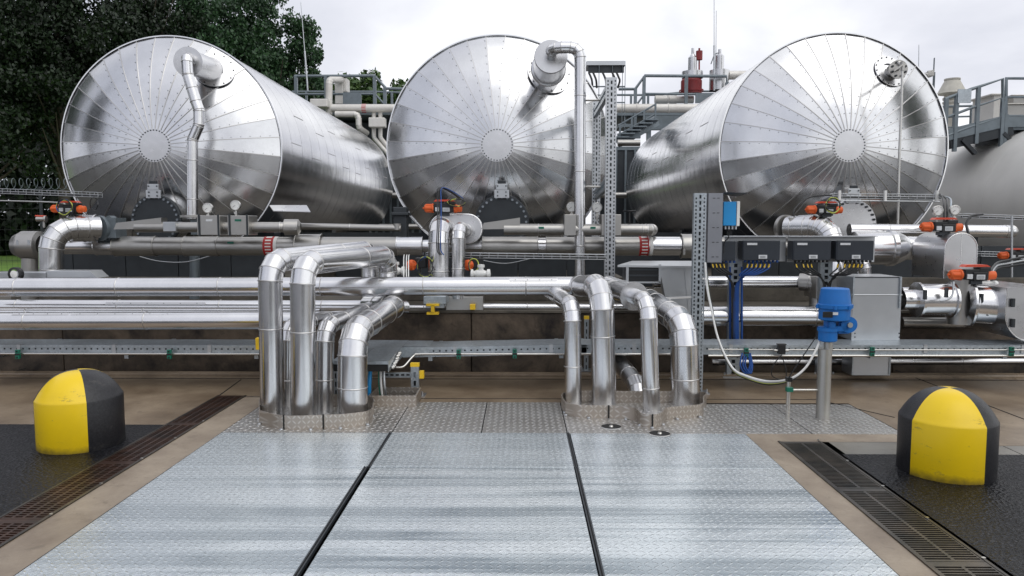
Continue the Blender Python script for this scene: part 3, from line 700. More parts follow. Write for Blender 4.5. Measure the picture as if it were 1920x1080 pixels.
# --- left group of risers
D1 = 6.15
thing_pipe('leftmost tall riser, bending back at the top over the long main pipe', [P(511, 778, 6.15), P(506, 490, 6.15), P(694, 468, 8.0), P(694, 560, 8.0)], 22.3, 6.15, bend=.17, group='risers from the left collar', spacing=1.1, phase=.65, name='riser_pipe')
thing_pipe('second tall riser from the left, standing nearest in the left collar', [P(569, 784, 6.02), P(567, 494, 6.02), P(727, 478, 7.85), P(727, 570, 7.85)], 23.2, 6.02, bend=.17, group='risers from the left collar', spacing=1.1, phase=.65, name='riser_pipe')
thing_pipe('thin low riser half hidden between the two tall left risers', [P(538, 785, 6.5), P(540, 612, 6.5), P(612, 597, 7.3), P(660, 594, 7.6)], 15, 6.5, bend=.12, group='risers from the left collar', name='riser_pipe')
thing_pipe('slim low riser right of the two tall ones, bending back beside the stout one', [P(608, 782, 6.32), P(610, 612, 6.32), P(700, 577, 7.7), P(760, 577, 8.0)], 17, 6.32, bend=.13, group='risers from the left collar', name='riser_pipe', spacing=.45)
thing_pipe('stout low riser at the right of the left collar, leaning back to the right', [P(661, 784, 6.12), P(661, 625, 6.12), P(742, 573, 7.45), P(690, 573, 7.75)], 29, 6.12, bend=.20, r=.126, r1=.105, group='risers from the left collar', name='riser_pipe', spacing=.42)
# --- right group of risers
thing_pipe('slim riser at the left of the right collar, bending back to the left', [P(1075, 770, 6.62), P(1073, 574, 6.62), P(1040, 550, 7.5), P(1030, 545, 7.9)], 16.3, 6.62, bend=.14, group='risers from the right collar', spacing=.9, name='riser_pipe')
e0 = P(1082, 536, 7.5); e1 = P(1128, 536, 6.6)
thing_pipe('fat riser that carries the main pipe down into the right collar', [e0, e1, P(1133, 775, 6.6)], 23.3, 6.6, bend=.20, group='risers from the right collar', r=.102, r1=.112, spacing=.9, phase=.25, name='riser_pipe')
o = thing_pipe('slim riser standing nearest in the right collar, with round collar disc behind its bend', [P(1222, 782, 6.43), P(1215, 566, 6.43), P(1150, 540, 7.6), P(1100, 533, 8.1)], 16.3, 6.43, bend=.15, group='risers from the right collar', spacing=.9, phase=.3, name='riser_pipe')
a, b = P(1215, 566, 6.43), P(1150, 540, 7.6); d = (b-a).normalized(); c = a+d*.42
m = MB(); m.lathe(c, d, [(.075, 0), (.132, .004), (.132, .03), (.115, .05), (.115, .42)], 36); part(m, 'collar_disc', M['clad'], o)
thing_pipe('stoutest riser at the right end of the right collar, leaning back to the left', [P(1285, 770, 6.65), P(1283, 607, 6.65), P(1215, 562, 7.7), P(1140, 535, 8.3)], 28, 6.65, bend=.22, r=.132, r1=.11, group='risers from the right collar', spacing=.42, name='riser_pipe')
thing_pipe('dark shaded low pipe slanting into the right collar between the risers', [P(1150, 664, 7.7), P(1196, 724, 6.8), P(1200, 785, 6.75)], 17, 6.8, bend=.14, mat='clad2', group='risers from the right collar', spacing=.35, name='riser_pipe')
# --- floor collars
def collar(pts, h, lab, closed=True, t=.006, name='pipe_collar', seams=()):
    m = MB(); g = [G(*p) for p in pts]
    if closed: loop = cr(g+[g[0]], 8)
    else: loop = g
    lo = [V((p.x, p.y, .004)) for p in loop]; hi = [V((p.x, p.y, h)) for p in loop]; n = len(loop)
    m.add(lo+hi, [(i, i+1, n+i+1, n+i) for i in range(n-1)], 0, False)
    for k in seams:
        p = G(*k); m.bb((p.x-.004, p.y-.012, .004), (p.x+.004, p.y-.004, h+.002), 1)
    for i in range(0, n-2, 10):
        p = lo[i]; m.cyl(p+V((0, -.02, 0)), p+V((0, -.02, .012)), .012, n=8, mi=2)
    o = m.build(name, [M['collar'], M['gap'], M['galv_pale']], solid=t); return tag(o, lab, 'collar', 'tread plate collars around risers')
collar([(488, 796), (520, 805), (560, 807), (608, 805), (650, 803), (690, 797), (699, 785), (694, 768), (640, 764), (560, 764), (495, 770), (487, 783)], .118, 'tread plate collar around the feet of the five left risers', seams=((533, 806), (607, 805)))
collar([(1061, 779), (1090, 784), (1150, 785), (1190, 790), (1202, 800), (1222, 803), (1240, 799), (1250, 789), (1290, 785), (1316, 781), (1318, 768), (1314, 757), (1200, 756), (1064, 757)], .112, 'tread plate collar around the feet of the right risers, with a bulge', seams=((1141, 785), (1223, 803)))
m = MB(); x0, x1, y0, y1 = -1.34, -.925, 6.52, 6.86
for a, b in (((x0, y0), (x1, y0)), ((x1, y0), (x1, y1)), ((x1, y1), (x0, y1)), ((x0, y1), (x0, y0))): m.bar(V((*a, .055)), V((*b, .055)), .012, .10)
m.bb((x0+.01, y0+.01, .007), (x1-.01, y1-.01, .012), 1)
tag(m.build('cable_opening_frame', [M['collar'], M['gap']]), 'square tread plate upstand where blue and white hoses enter the floor', 'upstand')
# --- long pipes
DM = 7.5
mp = thing_pipe('long shiny main pipe crossing the picture from the left edge to the fat riser', [P(-60, 539, DM), P(1082, 536, DM)], 17.6, DM, group='long horizontal clad pipes', spacing=1.0, name='main_pipe')
lapstrip(mp, 955, 1045, 536, DM, L(17.6, DM), .75, 4)
p2 = thing_pipe('narrow clad pipe just below and behind the main pipe, left half', [P(-60, 574, 7.85), P(700, 576, 7.85)], 13, 7.85, group='long horizontal clad pipes', spacing=1.1, name='clad_pipe')
lapstrip(p2, 205, 390, 574, 7.85, L(13, 7.85), .5, 6)
thing_pipe('slim clad pipe squeezed between the narrow pipe and the lower pipe, left half', [P(-60, 585, 7.6), P(600, 586, 7.6)], 7, 7.6, group='long horizontal clad pipes', spacing=1.3)
p3 = thing_pipe('shiny lower clad pipe above the left cable tray, ending behind the tall risers', [P(-60, 602, 7.3), P(612, 600, 7.3)], 17, 7.3, group='long horizontal clad pipes', spacing=1.0, name='clad_pipe')
lapstrip(p3, 140, 335, 602, 7.3, L(17, 7.3), 1.0, 6); lapstrip(p3, 30, 135, 602, 7.3, L(17, 7.3), 1.0, 4)
thing_pipe('thin bright pipe lying low behind the rust edged wall top, centre', [P(760, 577, 8.5), P(830, 577, 8.5)], 5, 8.5, spacing=.5, name='clad_pipe')
thing_pipe('bright thin pipe on the wall top, right of the plain grey box', [P(905, 575, 8.45), P(1240, 577, 8.45)], 6.5, 8.45, spacing=.9, name='clad_pipe')
thing_pipe('upper clad pipe on the right behind the perforated cable posts', [P(1225, 529, 8.3), P(1512, 529, 8.3)], 11.5, 8.3, group='right horizontal clad pipes', spacing=1.0)
thing_pipe('lower stout clad pipe on the right behind the blue cables', [P(1300, 593, 8.0), P(1600, 593, 8.0)], 19.5, 8.0, group='right horizontal clad pipes', spacing=.9)
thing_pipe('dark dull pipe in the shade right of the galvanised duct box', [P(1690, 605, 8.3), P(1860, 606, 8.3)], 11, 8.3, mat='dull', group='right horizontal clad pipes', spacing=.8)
thing_pipe('thin pipe low under the right cable tray, running to the right edge', [P(1335, 679, 8.1), P(1960, 677, 8.1)], 6, 8.1, mat='clad2', spacing=1.5)
thing_pipe('stub of clad pipe between the galvanised duct box and arch topped box', [P(1690, 548, 8.2), P(1790, 547, 8.2)], 10, 8.2, spacing=1)
# right fitting with elbows
o = thing_pipe('dull elbow fitting at the right end of the upper right pipe', [P(1500, 529, 8.3), P(1535, 530, 8.2), P(1535, 600, 8.1)], 17, 8.2, mat='dull', bend=.12, spacing=.3)
m = MB(); m.lathe(P(1512, 529, 8.3), (1, 0, 0), [(.06, 0), (.125, .004), (.125, .03), (.1, .032)], 32); part(m, 'flange', M['dull'], o)
# --- dull header H1
DH = 9.3; rH = L(17.5, DH)
def seg(m, x0, x1, rpx, py=461.5, D=DH, mi=0, bead=True):
    a, b = P(x0, py, D), P(x1, py+(x1-x0)*.0010, D); r = L(rpx, D); m.cyl(a, b, r, n=36, mi=mi)
    if bead: m.bead(a, b-a, r, .005, .014, 36, mi); m.bead(b, b-a, r, .005, .014, 36, mi)
m = MB()
for x0, x1, r, mi in ((116, 182, 15.5, 1), (182, 217, 17, 1), (217, 292, 18.5, 0), (292, 348, 17, 0), (348, 410, 18.5, 0), (410, 745, 17.5, 0), (745, 792, 17.5, 1), (792, 905, 12, 1), (905, 1008, 18, 0), (1008, 1024, 16, 1), (1024, 1215, 17.5, 0), (1215, 1278, 17.5, 1), (1278, 1480, 17, 0)): seg(m, x0, x1, r, mi=mi)
h1 = m.build('header_pipe', [M['dull'], M['clad']]); tag(h1, 'long dull weathered header pipe running in front of all three tanks', 'pipe')
for x in (557, 1277):
    m = MB(); seg(m, x, x+46, 22.5)
    for dx in (4, 36): m.pb(x+dx, 468, DH-.17, x+dx+4, 478, DH-.14)
    part(m, 'sleeve', M['dull'], h1)
k = NT('red_white_marker'); sp_ = k.n('ShaderNodeSeparateXYZ'); k.t.links.new(k.pos, sp_.inputs[0])
st = k.math('GREATER_THAN', k.math('FRACT', k.math('MULTIPLY', sp_.outputs[2], 26.0)), .42)
M['marker_red'] = plain('marker_red', (.42, .02, .02), .5); k.set('Base Color', k.mix(st, (.75, .73, .70), (.42, .02, .02))); M['marker'] = k.m
for x in (498, 1197):
    m = MB(); a, b = P(x, 461.5, DH), P(x+17, 461.5, DH); rr = rH+.003
    m.cyl(a, P(x+4, 461.5, DH), rr+.001, n=36, mi=1); m.cyl(P(x+4, 461.5, DH), P(x+15, 461.5, DH), rr, n=36, mi=0); m.cyl(P(x+15, 461.5, DH), P(x+19, 461.5, DH), rr+.001, n=36, mi=1); m.cyl(P(x+19, 461.5, DH), P(x+25, 461.5, DH), rr, n=36, mi=2)
    part(m, 'marker_band', [M['marker'], M['marker_red'], M['white']], h1)
for x, y in ((432, 455), (660, 462)):
    m = MB(); m.pb(x-6, y-2, DH-rH-.004, x+6, y+2, DH-rH-.001); part(m, 'arrow_tag', M['green'], h1)
# left end cap of header and standing drum
m = MB(); c = P(76, 460, DH); ax = (-1, 0, 0); R1 = L(27, DH)
m.lathe(c, ax, [(R1*.7, -.02), (R1, 0), (R1, .21), (R1*.93, .215), (R1*.9, .24), (R1*.72, .31), (R1*.35, .355), (0, .362)], 40, 0, True)
for dx in (-.03, -.17): m.box(c+V((dx, -R1*.92, .04)), (.03, .03, .06), 1)
o = m.build('end_drum', [M['dull'], M['galv_pale']]); tag(o, 'dull domed drum closing the left end of the header pipe', 'drum')
m = MB(); m.cyl(P(57, 484, DH), P(57, 560, DH), L(15, DH), n=28); part(m, 'support_stub', M['dull'], o)
# left big elbow
m = MB(); pipe(m, [P(186, 426, 9.1), P(96, 426, 8.75), P(97, 545, 8.75)], L(21, 8.8), bend=.26, segs=4, spacing=.3)
m.cyl(P(133, 428, 8.97), P(180, 428, 9.15), L(25.5, 9), n=36); m.bead(P(133, 428, 8.97), V((1, .2, 0)), L(25.5, 9), .006, .02); m.bead(P(158, 428, 9.05), V((1, .2, 0)), L(25.5, 9), .006, .02); m.bead(P(180, 428, 9.1), V((1, .2, 0)), L(25.5, 9), .006, .02)
o = m.build('elbow_pipe', M['clad']); tag(o, 'big shiny elbow at the left, turning down into the flat box', 'pipe')
m = MB(); m.cyl(P(183, 428, 9.15), P(190, 428, 9.2), L(24, 9.1), n=28); m.cyl(P(192, 428, 9.2), P(202, 428, 9.25), L(20, 9.1), n=28); m.cyl(P(204, 428, 9.25), P(214, 428, 9.3), L(24, 9.1), n=28); m.pb(196, 408, 9.15, 218, 446, 9.4)
part(m, 'butterfly_valve', M['grey_steel'], o)
m = MB(); m.pb(86, 521, 8.1, 168, 508, 8.35); m.pb(-20, 522, 8.1, 88, 511, 8.34); m.prism([P(168, 521, 8.1), P(168, 508, 8.1), P(182, 521, 8.1)], (0, .24, 0))
o = m.build('flat_duct_box', M['galv_pale'], bevel=.004); tag(o, 'flat galvanised box the left elbow stands on, above the main pipe', 'duct box')
m = MB(); c = P(27, 514, 7.9); m.lathe(c, (0, -1, 0), [(L(13, 7.9), -.05), (L(13, 7.9), 0), (L(9, 7.9), .01)], 28, 0); m.lathe(c+V((0, -.004, 0)), (0, -1, 0), [(L(7, 7.9), .006), (0, .012)], 24, 1)
tag(m.build('sight_glass', [M['black'], M['white']]), 'small black ringed sight glass at the left edge above the main pipe', 'sight glass')
# H2 left with flow boxes
D2 = 9.0
m = MB(); pipe(m, [P(255, 426, D2), P(545, 426, D2), P(548, 426, D2+.4)], L(9.5, D2), bend=.1, segs=3, spacing=.7)
o = m.build('sample_line', M['dull']); tag(o, 'thin dull line with two flow boxes, curving back below the left tank', 'pipe')
for x0, x1, la in ((370, 412, 1), (427, 466, 2)):
    m = MB(); m.pb(x0, 441, D2-.15, x1, 404, D2+.15); q = m.build('flow_box', M['dull'], o, bevel=.006)
    m = MB(); m.pb(x1-26, 415, D2-.156, x1-14, 411, D2-.152); part(m, 'label_plate', M['green'] if la == 2 else M['label'], q)
    for xa in (x0+2, x1-4): m = MB(); m.pb(xa, 443, D2-.16, xa+2, 402, D2-.15); part(m, 'clamp_rail', M['dkgrey'], q)
m = MB(); m.lathe(P(532, 426, D2), (1, .15, 0), [(L(9, D2), 0), (L(15, D2), .01), (L(15, D2), .17), (L(8, D2), .2)], 28); part(m, 'bend_cover', M['dull'], o)
m = MB(); m.pb(306, 434, D2-.1, 329, 416, D2+.1); part(m, 'small_box', M['galv_pale'], o, bevel=.004)
def taper(x0, x1, y, lab):
    m = MB(); m.prism([P(x0, y+6, 8.95), P(x0+5, y-6, 8.95), P(x1, y-16, 8.95), P(x1, y+5, 8.95)], (0, .16, 0)); tag(m.build('tapered_cover', M['dull'], bevel=.004), lab, 'cover', 'tapered covers below the manholes')
taper(213, 302, 424, 'grey tapered cover in front of the left dark manhole')
taper(902, 975, 424, 'grey tapered cover right of the oval drum, under the middle manhole')
m = MB(); pipe(m, [P(560, 424, 9.7), P(752, 428, 9.7)], L(6, 9.7), spacing=.9); m.lathe(P(745, 428, 9.7), (0, 0, 1), [(.05, -.02), (.05, .06)], 16, 0)
tag(m.build('drain_line', M['dull']), 'thin dark pipe running right under the left tank side', 'pipe')
m = MB(); m.prism([P(505, 386, 9.6), P(575, 386, 9.6), P(582, 398, 9.3), P(512, 396, 9.3)], (0, 0, .01)); tag(m.build('rain_hood', M['clad2']), 'small tilted silver rain hood below the right side of the left tank', 'hood')
m = MB(); m.pb(738, 470, 9.9, 762, 388, 10.1); m.pb(733, 404, 9.85, 765, 398, 10.15); tag(m.build('pipe_bracket', M['dkgrey'], bevel=.01), 'dark steel bracket between left and middle tanks', 'bracket')
# middle H2
m = MB(); pipe(m, [P(945, 430, D2), P(1222, 431, D2), P(1222, 431, D2+.35)], L(10.5, D2), bend=.14, segs=4, spacing=.7)
o = m.build('sample_line', M['dull']); tag(o, 'thin dull line across the middle tank foot, curving back right of the tall posts', 'pipe')
for x0, x1 in ((1058, 1080), (1128, 1165)):
    m = MB(); m.pb(x0, 442, D2-.14, x1, 402, D2+.15); part(m, 'flow_box', M['dull'], o, bevel=.006)
for x in (1015, 1112): m = MB(); m.pb(x-5, 429, D2-.074, x+5, 425, D2-.070); part(m, 'arrow_tag', M['green'], o)
m = MB(); c = P(1180, 397, 9.1); m.lathe(c, (0, 0, 1), [(.075, 0), (.085, .008), (.075, .016)], 24, 0, False); m.cyl(P(1180, 418, 9.1), c, .012, n=8)
for i in range(3): a = i*2.09; m.cyl(c, c+V((.08*math.cos(a), .08*math.sin(a), .008)), .006, n=6)
part(m, 'handwheel', M['black'], o)
# right H2
m = MB(); pipe(m, [P(1592, 431, 9.0), P(1895, 434, 9.0), P(1895, 434, 9.4)], L(11.5, 9), bend=.14, segs=4, spacing=.9)
o = m.build('sample_line', M['clad']); tag(o, 'bright thin pipe in front of the right tank foot, curving back at far right', 'pipe')
# middle drum with elbows
m = MB(); Dd = 9.0; pts = []; r = L(27, Dd)
for (cx_, a0) in ((833, 90), (877, -90)):
    c = P(cx_, 429, Dd)
    for i in range(17): a = R(a0+i*180/16); pts.append(c+V((r*math.cos(a), 0, r*math.sin(a))))
m.prism(pts, (0, .35, 0))
for i in range(len(pts)): m.cyl(pts[i], pts[(i+1) % len(pts)], .010, n=6, mi=1)
o = m.build('oval_drum', [M['clad2'], M['rim']]); tag(o, 'oval silver drum under the orange actuator before the middle tank', 'drum')
m = MB(); pipe(m, [P(840, 432, 9.05), P(823, 425, 8.4), P(823, 560, 8.4)], L(20, 8.4), bend=.18, segs=3, spacing=.42); part(m, 'fat_outlet', M['clad'], o)
m = MB(); pipe(m, [P(880, 435, 9.05), P(860, 428, 8.4), P(859, 560, 8.4)], L(13, 8.4), bend=.11, segs=3, spacing=.8); part(m, 'slim_outlet', M['clad'], o)
# right elbow E3
m = MB(); pipe(m, [P(1478, 428, 9.3), P(1556, 427, 8.9), P(1566, 530, 8.7)], L(23.5, 8.9), bend=.24, segs=4, spacing=.14)
m.cyl(P(1500, 428, 9.2), P(1530, 427, 9.05), L(25, 9), n=32)
o = m.build('elbow_pipe', M['clad']); tag(o, 'shiny elbow in front of the right tank, turning down behind the black boxes', 'pipe')
m = MB(); m.cyl(P(1470, 428, 9.35), P(1476, 428, 9.3), L(25, 9.3), n=28); m.cyl(P(1478, 428, 9.3), P(1488, 428, 9.25), L(19, 9.3), n=28); m.pb(1480, 446, 9.15, 1500, 408, 9.3); part(m, 'butterfly_valve', M['dull'], o)
m = MB(); pipe(m, [P(1585, 486, 8.5), P(1620, 492, 8.4), P(1622, 530, 8.4)], L(12, 8.4), bend=.08, segs=3, spacing=.4); tag(m.build('small_elbow', M['clad']), 'small shiny elbow dropping onto the galvanised duct box', 'pipe')
# reducer + arch box
Dr = 8.75; m = MB(); a = P(1600, 465, Dr)
def xl(px, py, D, base): return (P(px, py, D)-base).length
prof = [(L(22, Dr), 0), (L(30, Dr), .001), (L(31, Dr), xl(1662, 465, Dr, a)), (L(34, Dr), xl(1664, 465, Dr, a)), (L(34, Dr), xl(1672, 465, Dr, a)), (L(26, Dr), xl(1690, 465, Dr, a)), (L(22, Dr), xl(1698, 465, Dr, a)), (L(21, Dr), xl(1745, 465, Dr, a))]
m.lathe(a, (1, 0, 0), prof, 40); tag(m.build('reducer_pipe', M['clad']), 'stepped silver reducer pipe leading into the arch topped box', 'pipe')
def arch(x0, x1, ytop, ybot, Df, Db, lab, flip=False):
    c = P((x0+x1)/2, ytop, Df); hw = abs(P(x1, ytop, Df).x-P(x0, ytop, Df).x)/2; zb = P(x0, ybot, Df).z; zt = c.z-hw; pts = [V((c.x+hw, Df, zb))]
    for i in range(17): t = math.pi*i/16; pts.append(V((c.x+hw*math.cos(t), Df, zt+hw*math.sin(t))))
    pts.append(V((c.x-hw, Df, zb)))
    if flip: pts = [V((p.x, p.y, c.z+zb-p.z)) for p in pts][::-1]
    n = len(pts); m = MB(); off = V((0, Db-Df, 0))
    m.add(pts, [tuple(range(n))]); m.add([p+off for p in pts], [tuple(range(n-1, -1, -1))])
    m.add(pts+[p+off for p in pts], [(i, i+n, (i+1) % n+n, (i+1) % n) for i in range(n)], 0, False)
    for p, q in zip(pts, pts[1:]): m.cyl(p, q, .006, n=6, mi=1)
    m.bar(V((c.x, Df-.002, zb)), V((c.x, Df-.002, c.z)), .006, .003, 1, (0, 1, 0))
    o = m.build('arch_topped_box', [M['clad2'], M['rim']]); tag(o, lab, 'box', 'arch topped insulation boxes'); return o
arch(1773, 1834, 437, 522, 7.95, 8.6, 'arch topped silver box below the orange actuator beside the right tank')
ob = arch(1888, 1990, 540, 640, 7.35, 8.3, 'round bottomed silver box cover cut by the right edge of the photo', True)
m = MB(); 
for z in (568, 606): m.pb(1898, z+8, 7.32, 1904, z-8, 7.345)
part(m, 'toggle_latch', M['dkgrey'], ob)
# big tee on the right
Dt = 7.75; a = P(1690, 562, Dt); X = lambda px: xl(px, 562, Dt, a); l_ = lambda n: L(n, Dt)
m = MB(); m.lathe(a, (1, 0, 0), [(l_(19), 0), (l_(19), X(1716)), (l_(33), X(1717)), (l_(33), X(1722)), (l_(30), X(1723)), (l_(30), X(1778)), (l_(34), X(1779)), (l_(34), X(1783)), (l_(24), X(1784))], 44)
o = m.build('tee_pipe', M['clad']); tag(o, 'row of large silver drums and flanges at the right, joined to the edge box', 'pipe')
m = MB(); c = P(1802, 562, Dt); m.lathe(c+V((0, 0, -.25)), (0, 0, 1), [(l_(22), 0), (l_(22), .52), (l_(26), .525), (l_(26), .545), (0, .55)], 32); part(m, 'tee_body', M['dull'], o)
m = MB(); b = P(1818, 570, Dt-.05); d = V((1, -.28, -.03)).normalized(); m.lathe(b, d, [(l_(30), -.04), (l_(41), 0), (l_(41), .02), (l_(35), .04), (l_(35), .22), (l_(37), .225), (l_(37), .24), (l_(33), .245), (l_(33), .50)], 44); part(m, 'tee_drum', M['clad'], o)
m = MB(); m.tube([P(1788, 528, 7.5), P(1786, 552, 7.48), P(1776, 562, 7.48), P(1762, 564, 7.5)], .010, 8, res=5); part(m, 'steam_tube', M['galv_pale'], o)
for x, y in ((1736, 553), (1776, 549), (1842, 560), (1852, 583)):
    m = MB(); m.pb(x-2, y+9, 7.50, x+3, y-9, 7.54); part(m, 'toggle_latch', M['dkgrey'], o)
# duct boxes
m = MB(); m.pb(1596, 638, 7.62, 1692, 519, 8.1); m.bar(P(1596, 553, 7.615), P(1692, 553, 7.615), .010, .012)
o = m.build('duct_box', M['galv_pale'], bevel=.004); tag(o, 'tall galvanised sheet duct box right of the blue actuator', 'duct box')
for x in (1598, 1686):
    m = MB(); m.pb(x, 578, 7.60, x+5, 519, 7.618); part(m, 'corner_strap', M['galv'], o)
    for y in (540, 560, 572): m.cyl(P(x+2.5, y, 7.6), P(x+2.5, y, 7.59), .006, n=6)
m = MB()
for x in (1603, 1686):
    for y in (625, 632): m.lathe(P(x, y, 7.619), (0, -1, 0), [(.008, 0), (0, .006)], 6, 0, False)
m.pb(1600, 521, 7.613, 1686, 519, 7.617); part(m, 'screw', M['dkgrey'], o)
m = MB(); m.pb(1597, 704, 7.75, 1671, 660, 8.0); m.pb(1666, 702, 7.742, 1671, 668, 7.748, 1); m.pb(1597, 702, 7.742, 1601, 668, 7.748, 1)
tag(m.build('low_duct_box', [M['galv_pale'], M['galv']], bevel=.003), 'short galvanised box under the right cable tray', 'duct box')
m = MB(); m.pb(1530, 560, 8.0, 1592, 520, 8.35); m.cyl(P(1560, 595, 8.0), P(1596, 595, 8.0), L(30, 8.0), n=32); tag(m.build('duct_branch', M['dull'], bevel=.004), 'dull duct branch between the blue actuator and the tall duct box', 'duct box')
m = MB(); m.pb(836, 582, 8.35, 906, 556, 8.6); tag(m.build('grey_wall_box', M['dull'], bevel=.006), 'plain grey sheet box on the wall top below the main pipe', 'box')
# yellow capped strut and yellow cube
m = MB(); m.pb(794, 570, 8.0, 836, 556, 8.4); m.pb(798, 578, 8.05, 832, 568, 8.3); o = m.build('strut_bracket', M['galv'], bevel=.004); tag(o, 'galvanised bracket with yellow beam end under the main pipe, centre', 'bracket')
m = MB(); c0, c1_ = 8.0, 7.96
m.pb(799, 574, 7.96, 823, 570, 8.04); m.pb(808, 587, 7.96, 814, 573, 8.04); m.pb(800, 590, 7.96, 822, 586, 8.04); part(m, 'beam_end', M['orange_y'] if 'orange_y' in M else M['yellow'], o)
m = MB(); m.pb(881, 581, 8.25, 891, 571, 8.33); tag(m.build('end_plug', M['yellow'], bevel=.004), 'small yellow plug against the grey box above the wall', 'end cap')
# ================================================================== TRAYS, POSTS, BOXES
def perf_post(x0, x1, ytop, zbot, D, depth, lab, mat='galv', cols=3, pitch=.05, group='perforated steel posts', foot=False, cap=None, name='perforated_post'):
    a, b = P(x0, ytop, D), P(x1, ytop, D); w = b.x-a.x; H = a.z-zbot; m = MB()
    if cols == 3: us = [(0, 0), (w*.10, 1), (w*.22, 0), (w*.42, 2), (w*.58, 0), (w*.78, 1), (w*.90, 0), (w, 0)]
    else: us = [(0, 0), (w*.36, 2), (w*.64, 0), (w, 0)]
    # edge columns: small round-ish holes; centre: long slots at a different pitch
    def col(u0, u1, kind):
        vs = [(0, 0)]; z = .02
        p_, h_ = (pitch, pitch*.5) if kind == 1 else (pitch*1.6, pitch*.95)
        while z+h_ < H-.01: vs += [(z, 1), (z+h_, 0)]; z += p_
        vs += [(H, 0)]
        m.holes((a.x, D, zbot), (1, 0, 0), (0, 0, 1), 0, [(u0, kind > 0), (u1, 0)], vs)
    for i in range(len(us)-1):
        if us[i][1]: col(us[i][0], us[i+1][0], us[i][1])
        else: m.add([(a.x+us[i][0], D, zbot), (a.x+us[i+1][0], D, zbot), (a.x+us[i+1][0], D, zbot+H), (a.x+us[i][0], D, zbot+H)], [(0, 1, 2, 3)])
    for x in (a.x, b.x): m.add([(x, D, zbot), (x, D+depth, zbot), (x, D+depth, zbot+H), (x, D, zbot+H)], [(0, 1, 2, 3)])
    m.add([(a.x+.006, D+depth*.9, zbot), (b.x-.006, D+depth*.9, zbot), (b.x-.006, D+depth*.9, zbot+H), (a.x+.006, D+depth*.9, zbot+H)], [(0, 1, 2, 3)], 1)
    o = m.build(name, [M[mat], M['dkgrey']]); tag(o, lab, 'post', group)
    if foot:
        m = MB(); m.bb((a.x-.05, D-.05, zbot), (b.x+.06, D+depth+.05, zbot+.012))
        for dx in (a.x-.03, b.x+.035): m.cyl((dx, D-.025, zbot), (dx, D-.025, zbot+.05), .010, n=8)
        part(m, 'foot_plate', M['galv_pale'], o)
    if cap: m = MB(); m.bb((a.x-.003, D-.003, a.z-.004), (b.x+.003, D+depth+.003, a.z+cap)); part(m, 'end_cap', M['yellow'], o)
    return o
def bar_thing(name, p, q, w, h, mat, lab, cat, group=None):
    m = MB(); m.bar(p, q, w, h); o = m.build(name, M[mat], bevel=.002); return tag(o, lab, cat, group)
f1 = perf_post(1137, 1157, 145, .60, 8.8, .08, 'tallest perforated post, just right of the tall downpipe', pitch=.042, mat='galv_pale')
f2 = perf_post(1112, 1127, 190, .60, 10.2, .08, 'perforated post behind and left of the tallest one', pitch=.045, mat='galv_pale')
for (y0, y1, la) in ((165, 205, 'top'), (338, 360, 'middle')):
    for k in (0, 1): m = MB(); m.bar(P(1139, y0+k*14, 8.88), P(1117, y1+k*11, 10.2), .05, .045); part(m, 'cross_beam', M['galv'], f1)
f3 = perf_post(1302, 1325, 362, .0, 7.1, .06, 'tall perforated post at the left of the blue enclosure, foot bolted to the concrete', pitch=.036, foot=True, mat='galv')
perf_post(1368, 1392, 480, .0, 7.9, .06, 'perforated post wrapped in blue cables under the left black boxes', cols=1, pitch=.04, mat='galv', foot=True)
perf_post(1539, 1562, 480, .0, 7.95, .06, 'perforated post with black cables under the right black boxes', cols=1, pitch=.04, mat='galv', foot=True)
# low yellow-capped frame
fr = perf_post(770, 785, 687, 0, 6.95, .045, 'short slotted floor strut with yellow caps, left of centre', cols=1, pitch=.05, foot=True, cap=.03, group='yellow capped struts')
m = MB(); m.bar(P(716, 703, 7.0), P(787, 703, 7.0), .04, .045)
for i in range(5): m.pb(722+i*10, 704.5, 6.976, 728+i*10, 701.5, 6.979, 1)
q = part(m, 'cross_bar', [M['galv'], M['gap']], fr); m = MB(); m.bar(P(787, 702, 7.0), P(795, 702, 7.0), .05, .07); part(m, 'end_cap', M['yellow'], q)
fr = perf_post(624, 634, 686, 0, 6.9, .045, 'short slotted strut with yellow cap glimpsed left of the stout low riser', cols=1, pitch=.05, cap=.03, group='yellow capped struts')
fr = perf_post(1096, 1104, 598, .0, 8.2, .045, 'thin strut with yellow cap between the two left risers of the right group', cols=1, pitch=.05, cap=.03, group='yellow capped struts', foot=True)
m = MB(); m.pb(479, 656, 6.9, 486, 634, 6.95); tag(m.build('end_plug', M['yellow'], bevel=.004), 'yellow end plug at the left edge of the leftmost riser', 'end cap')
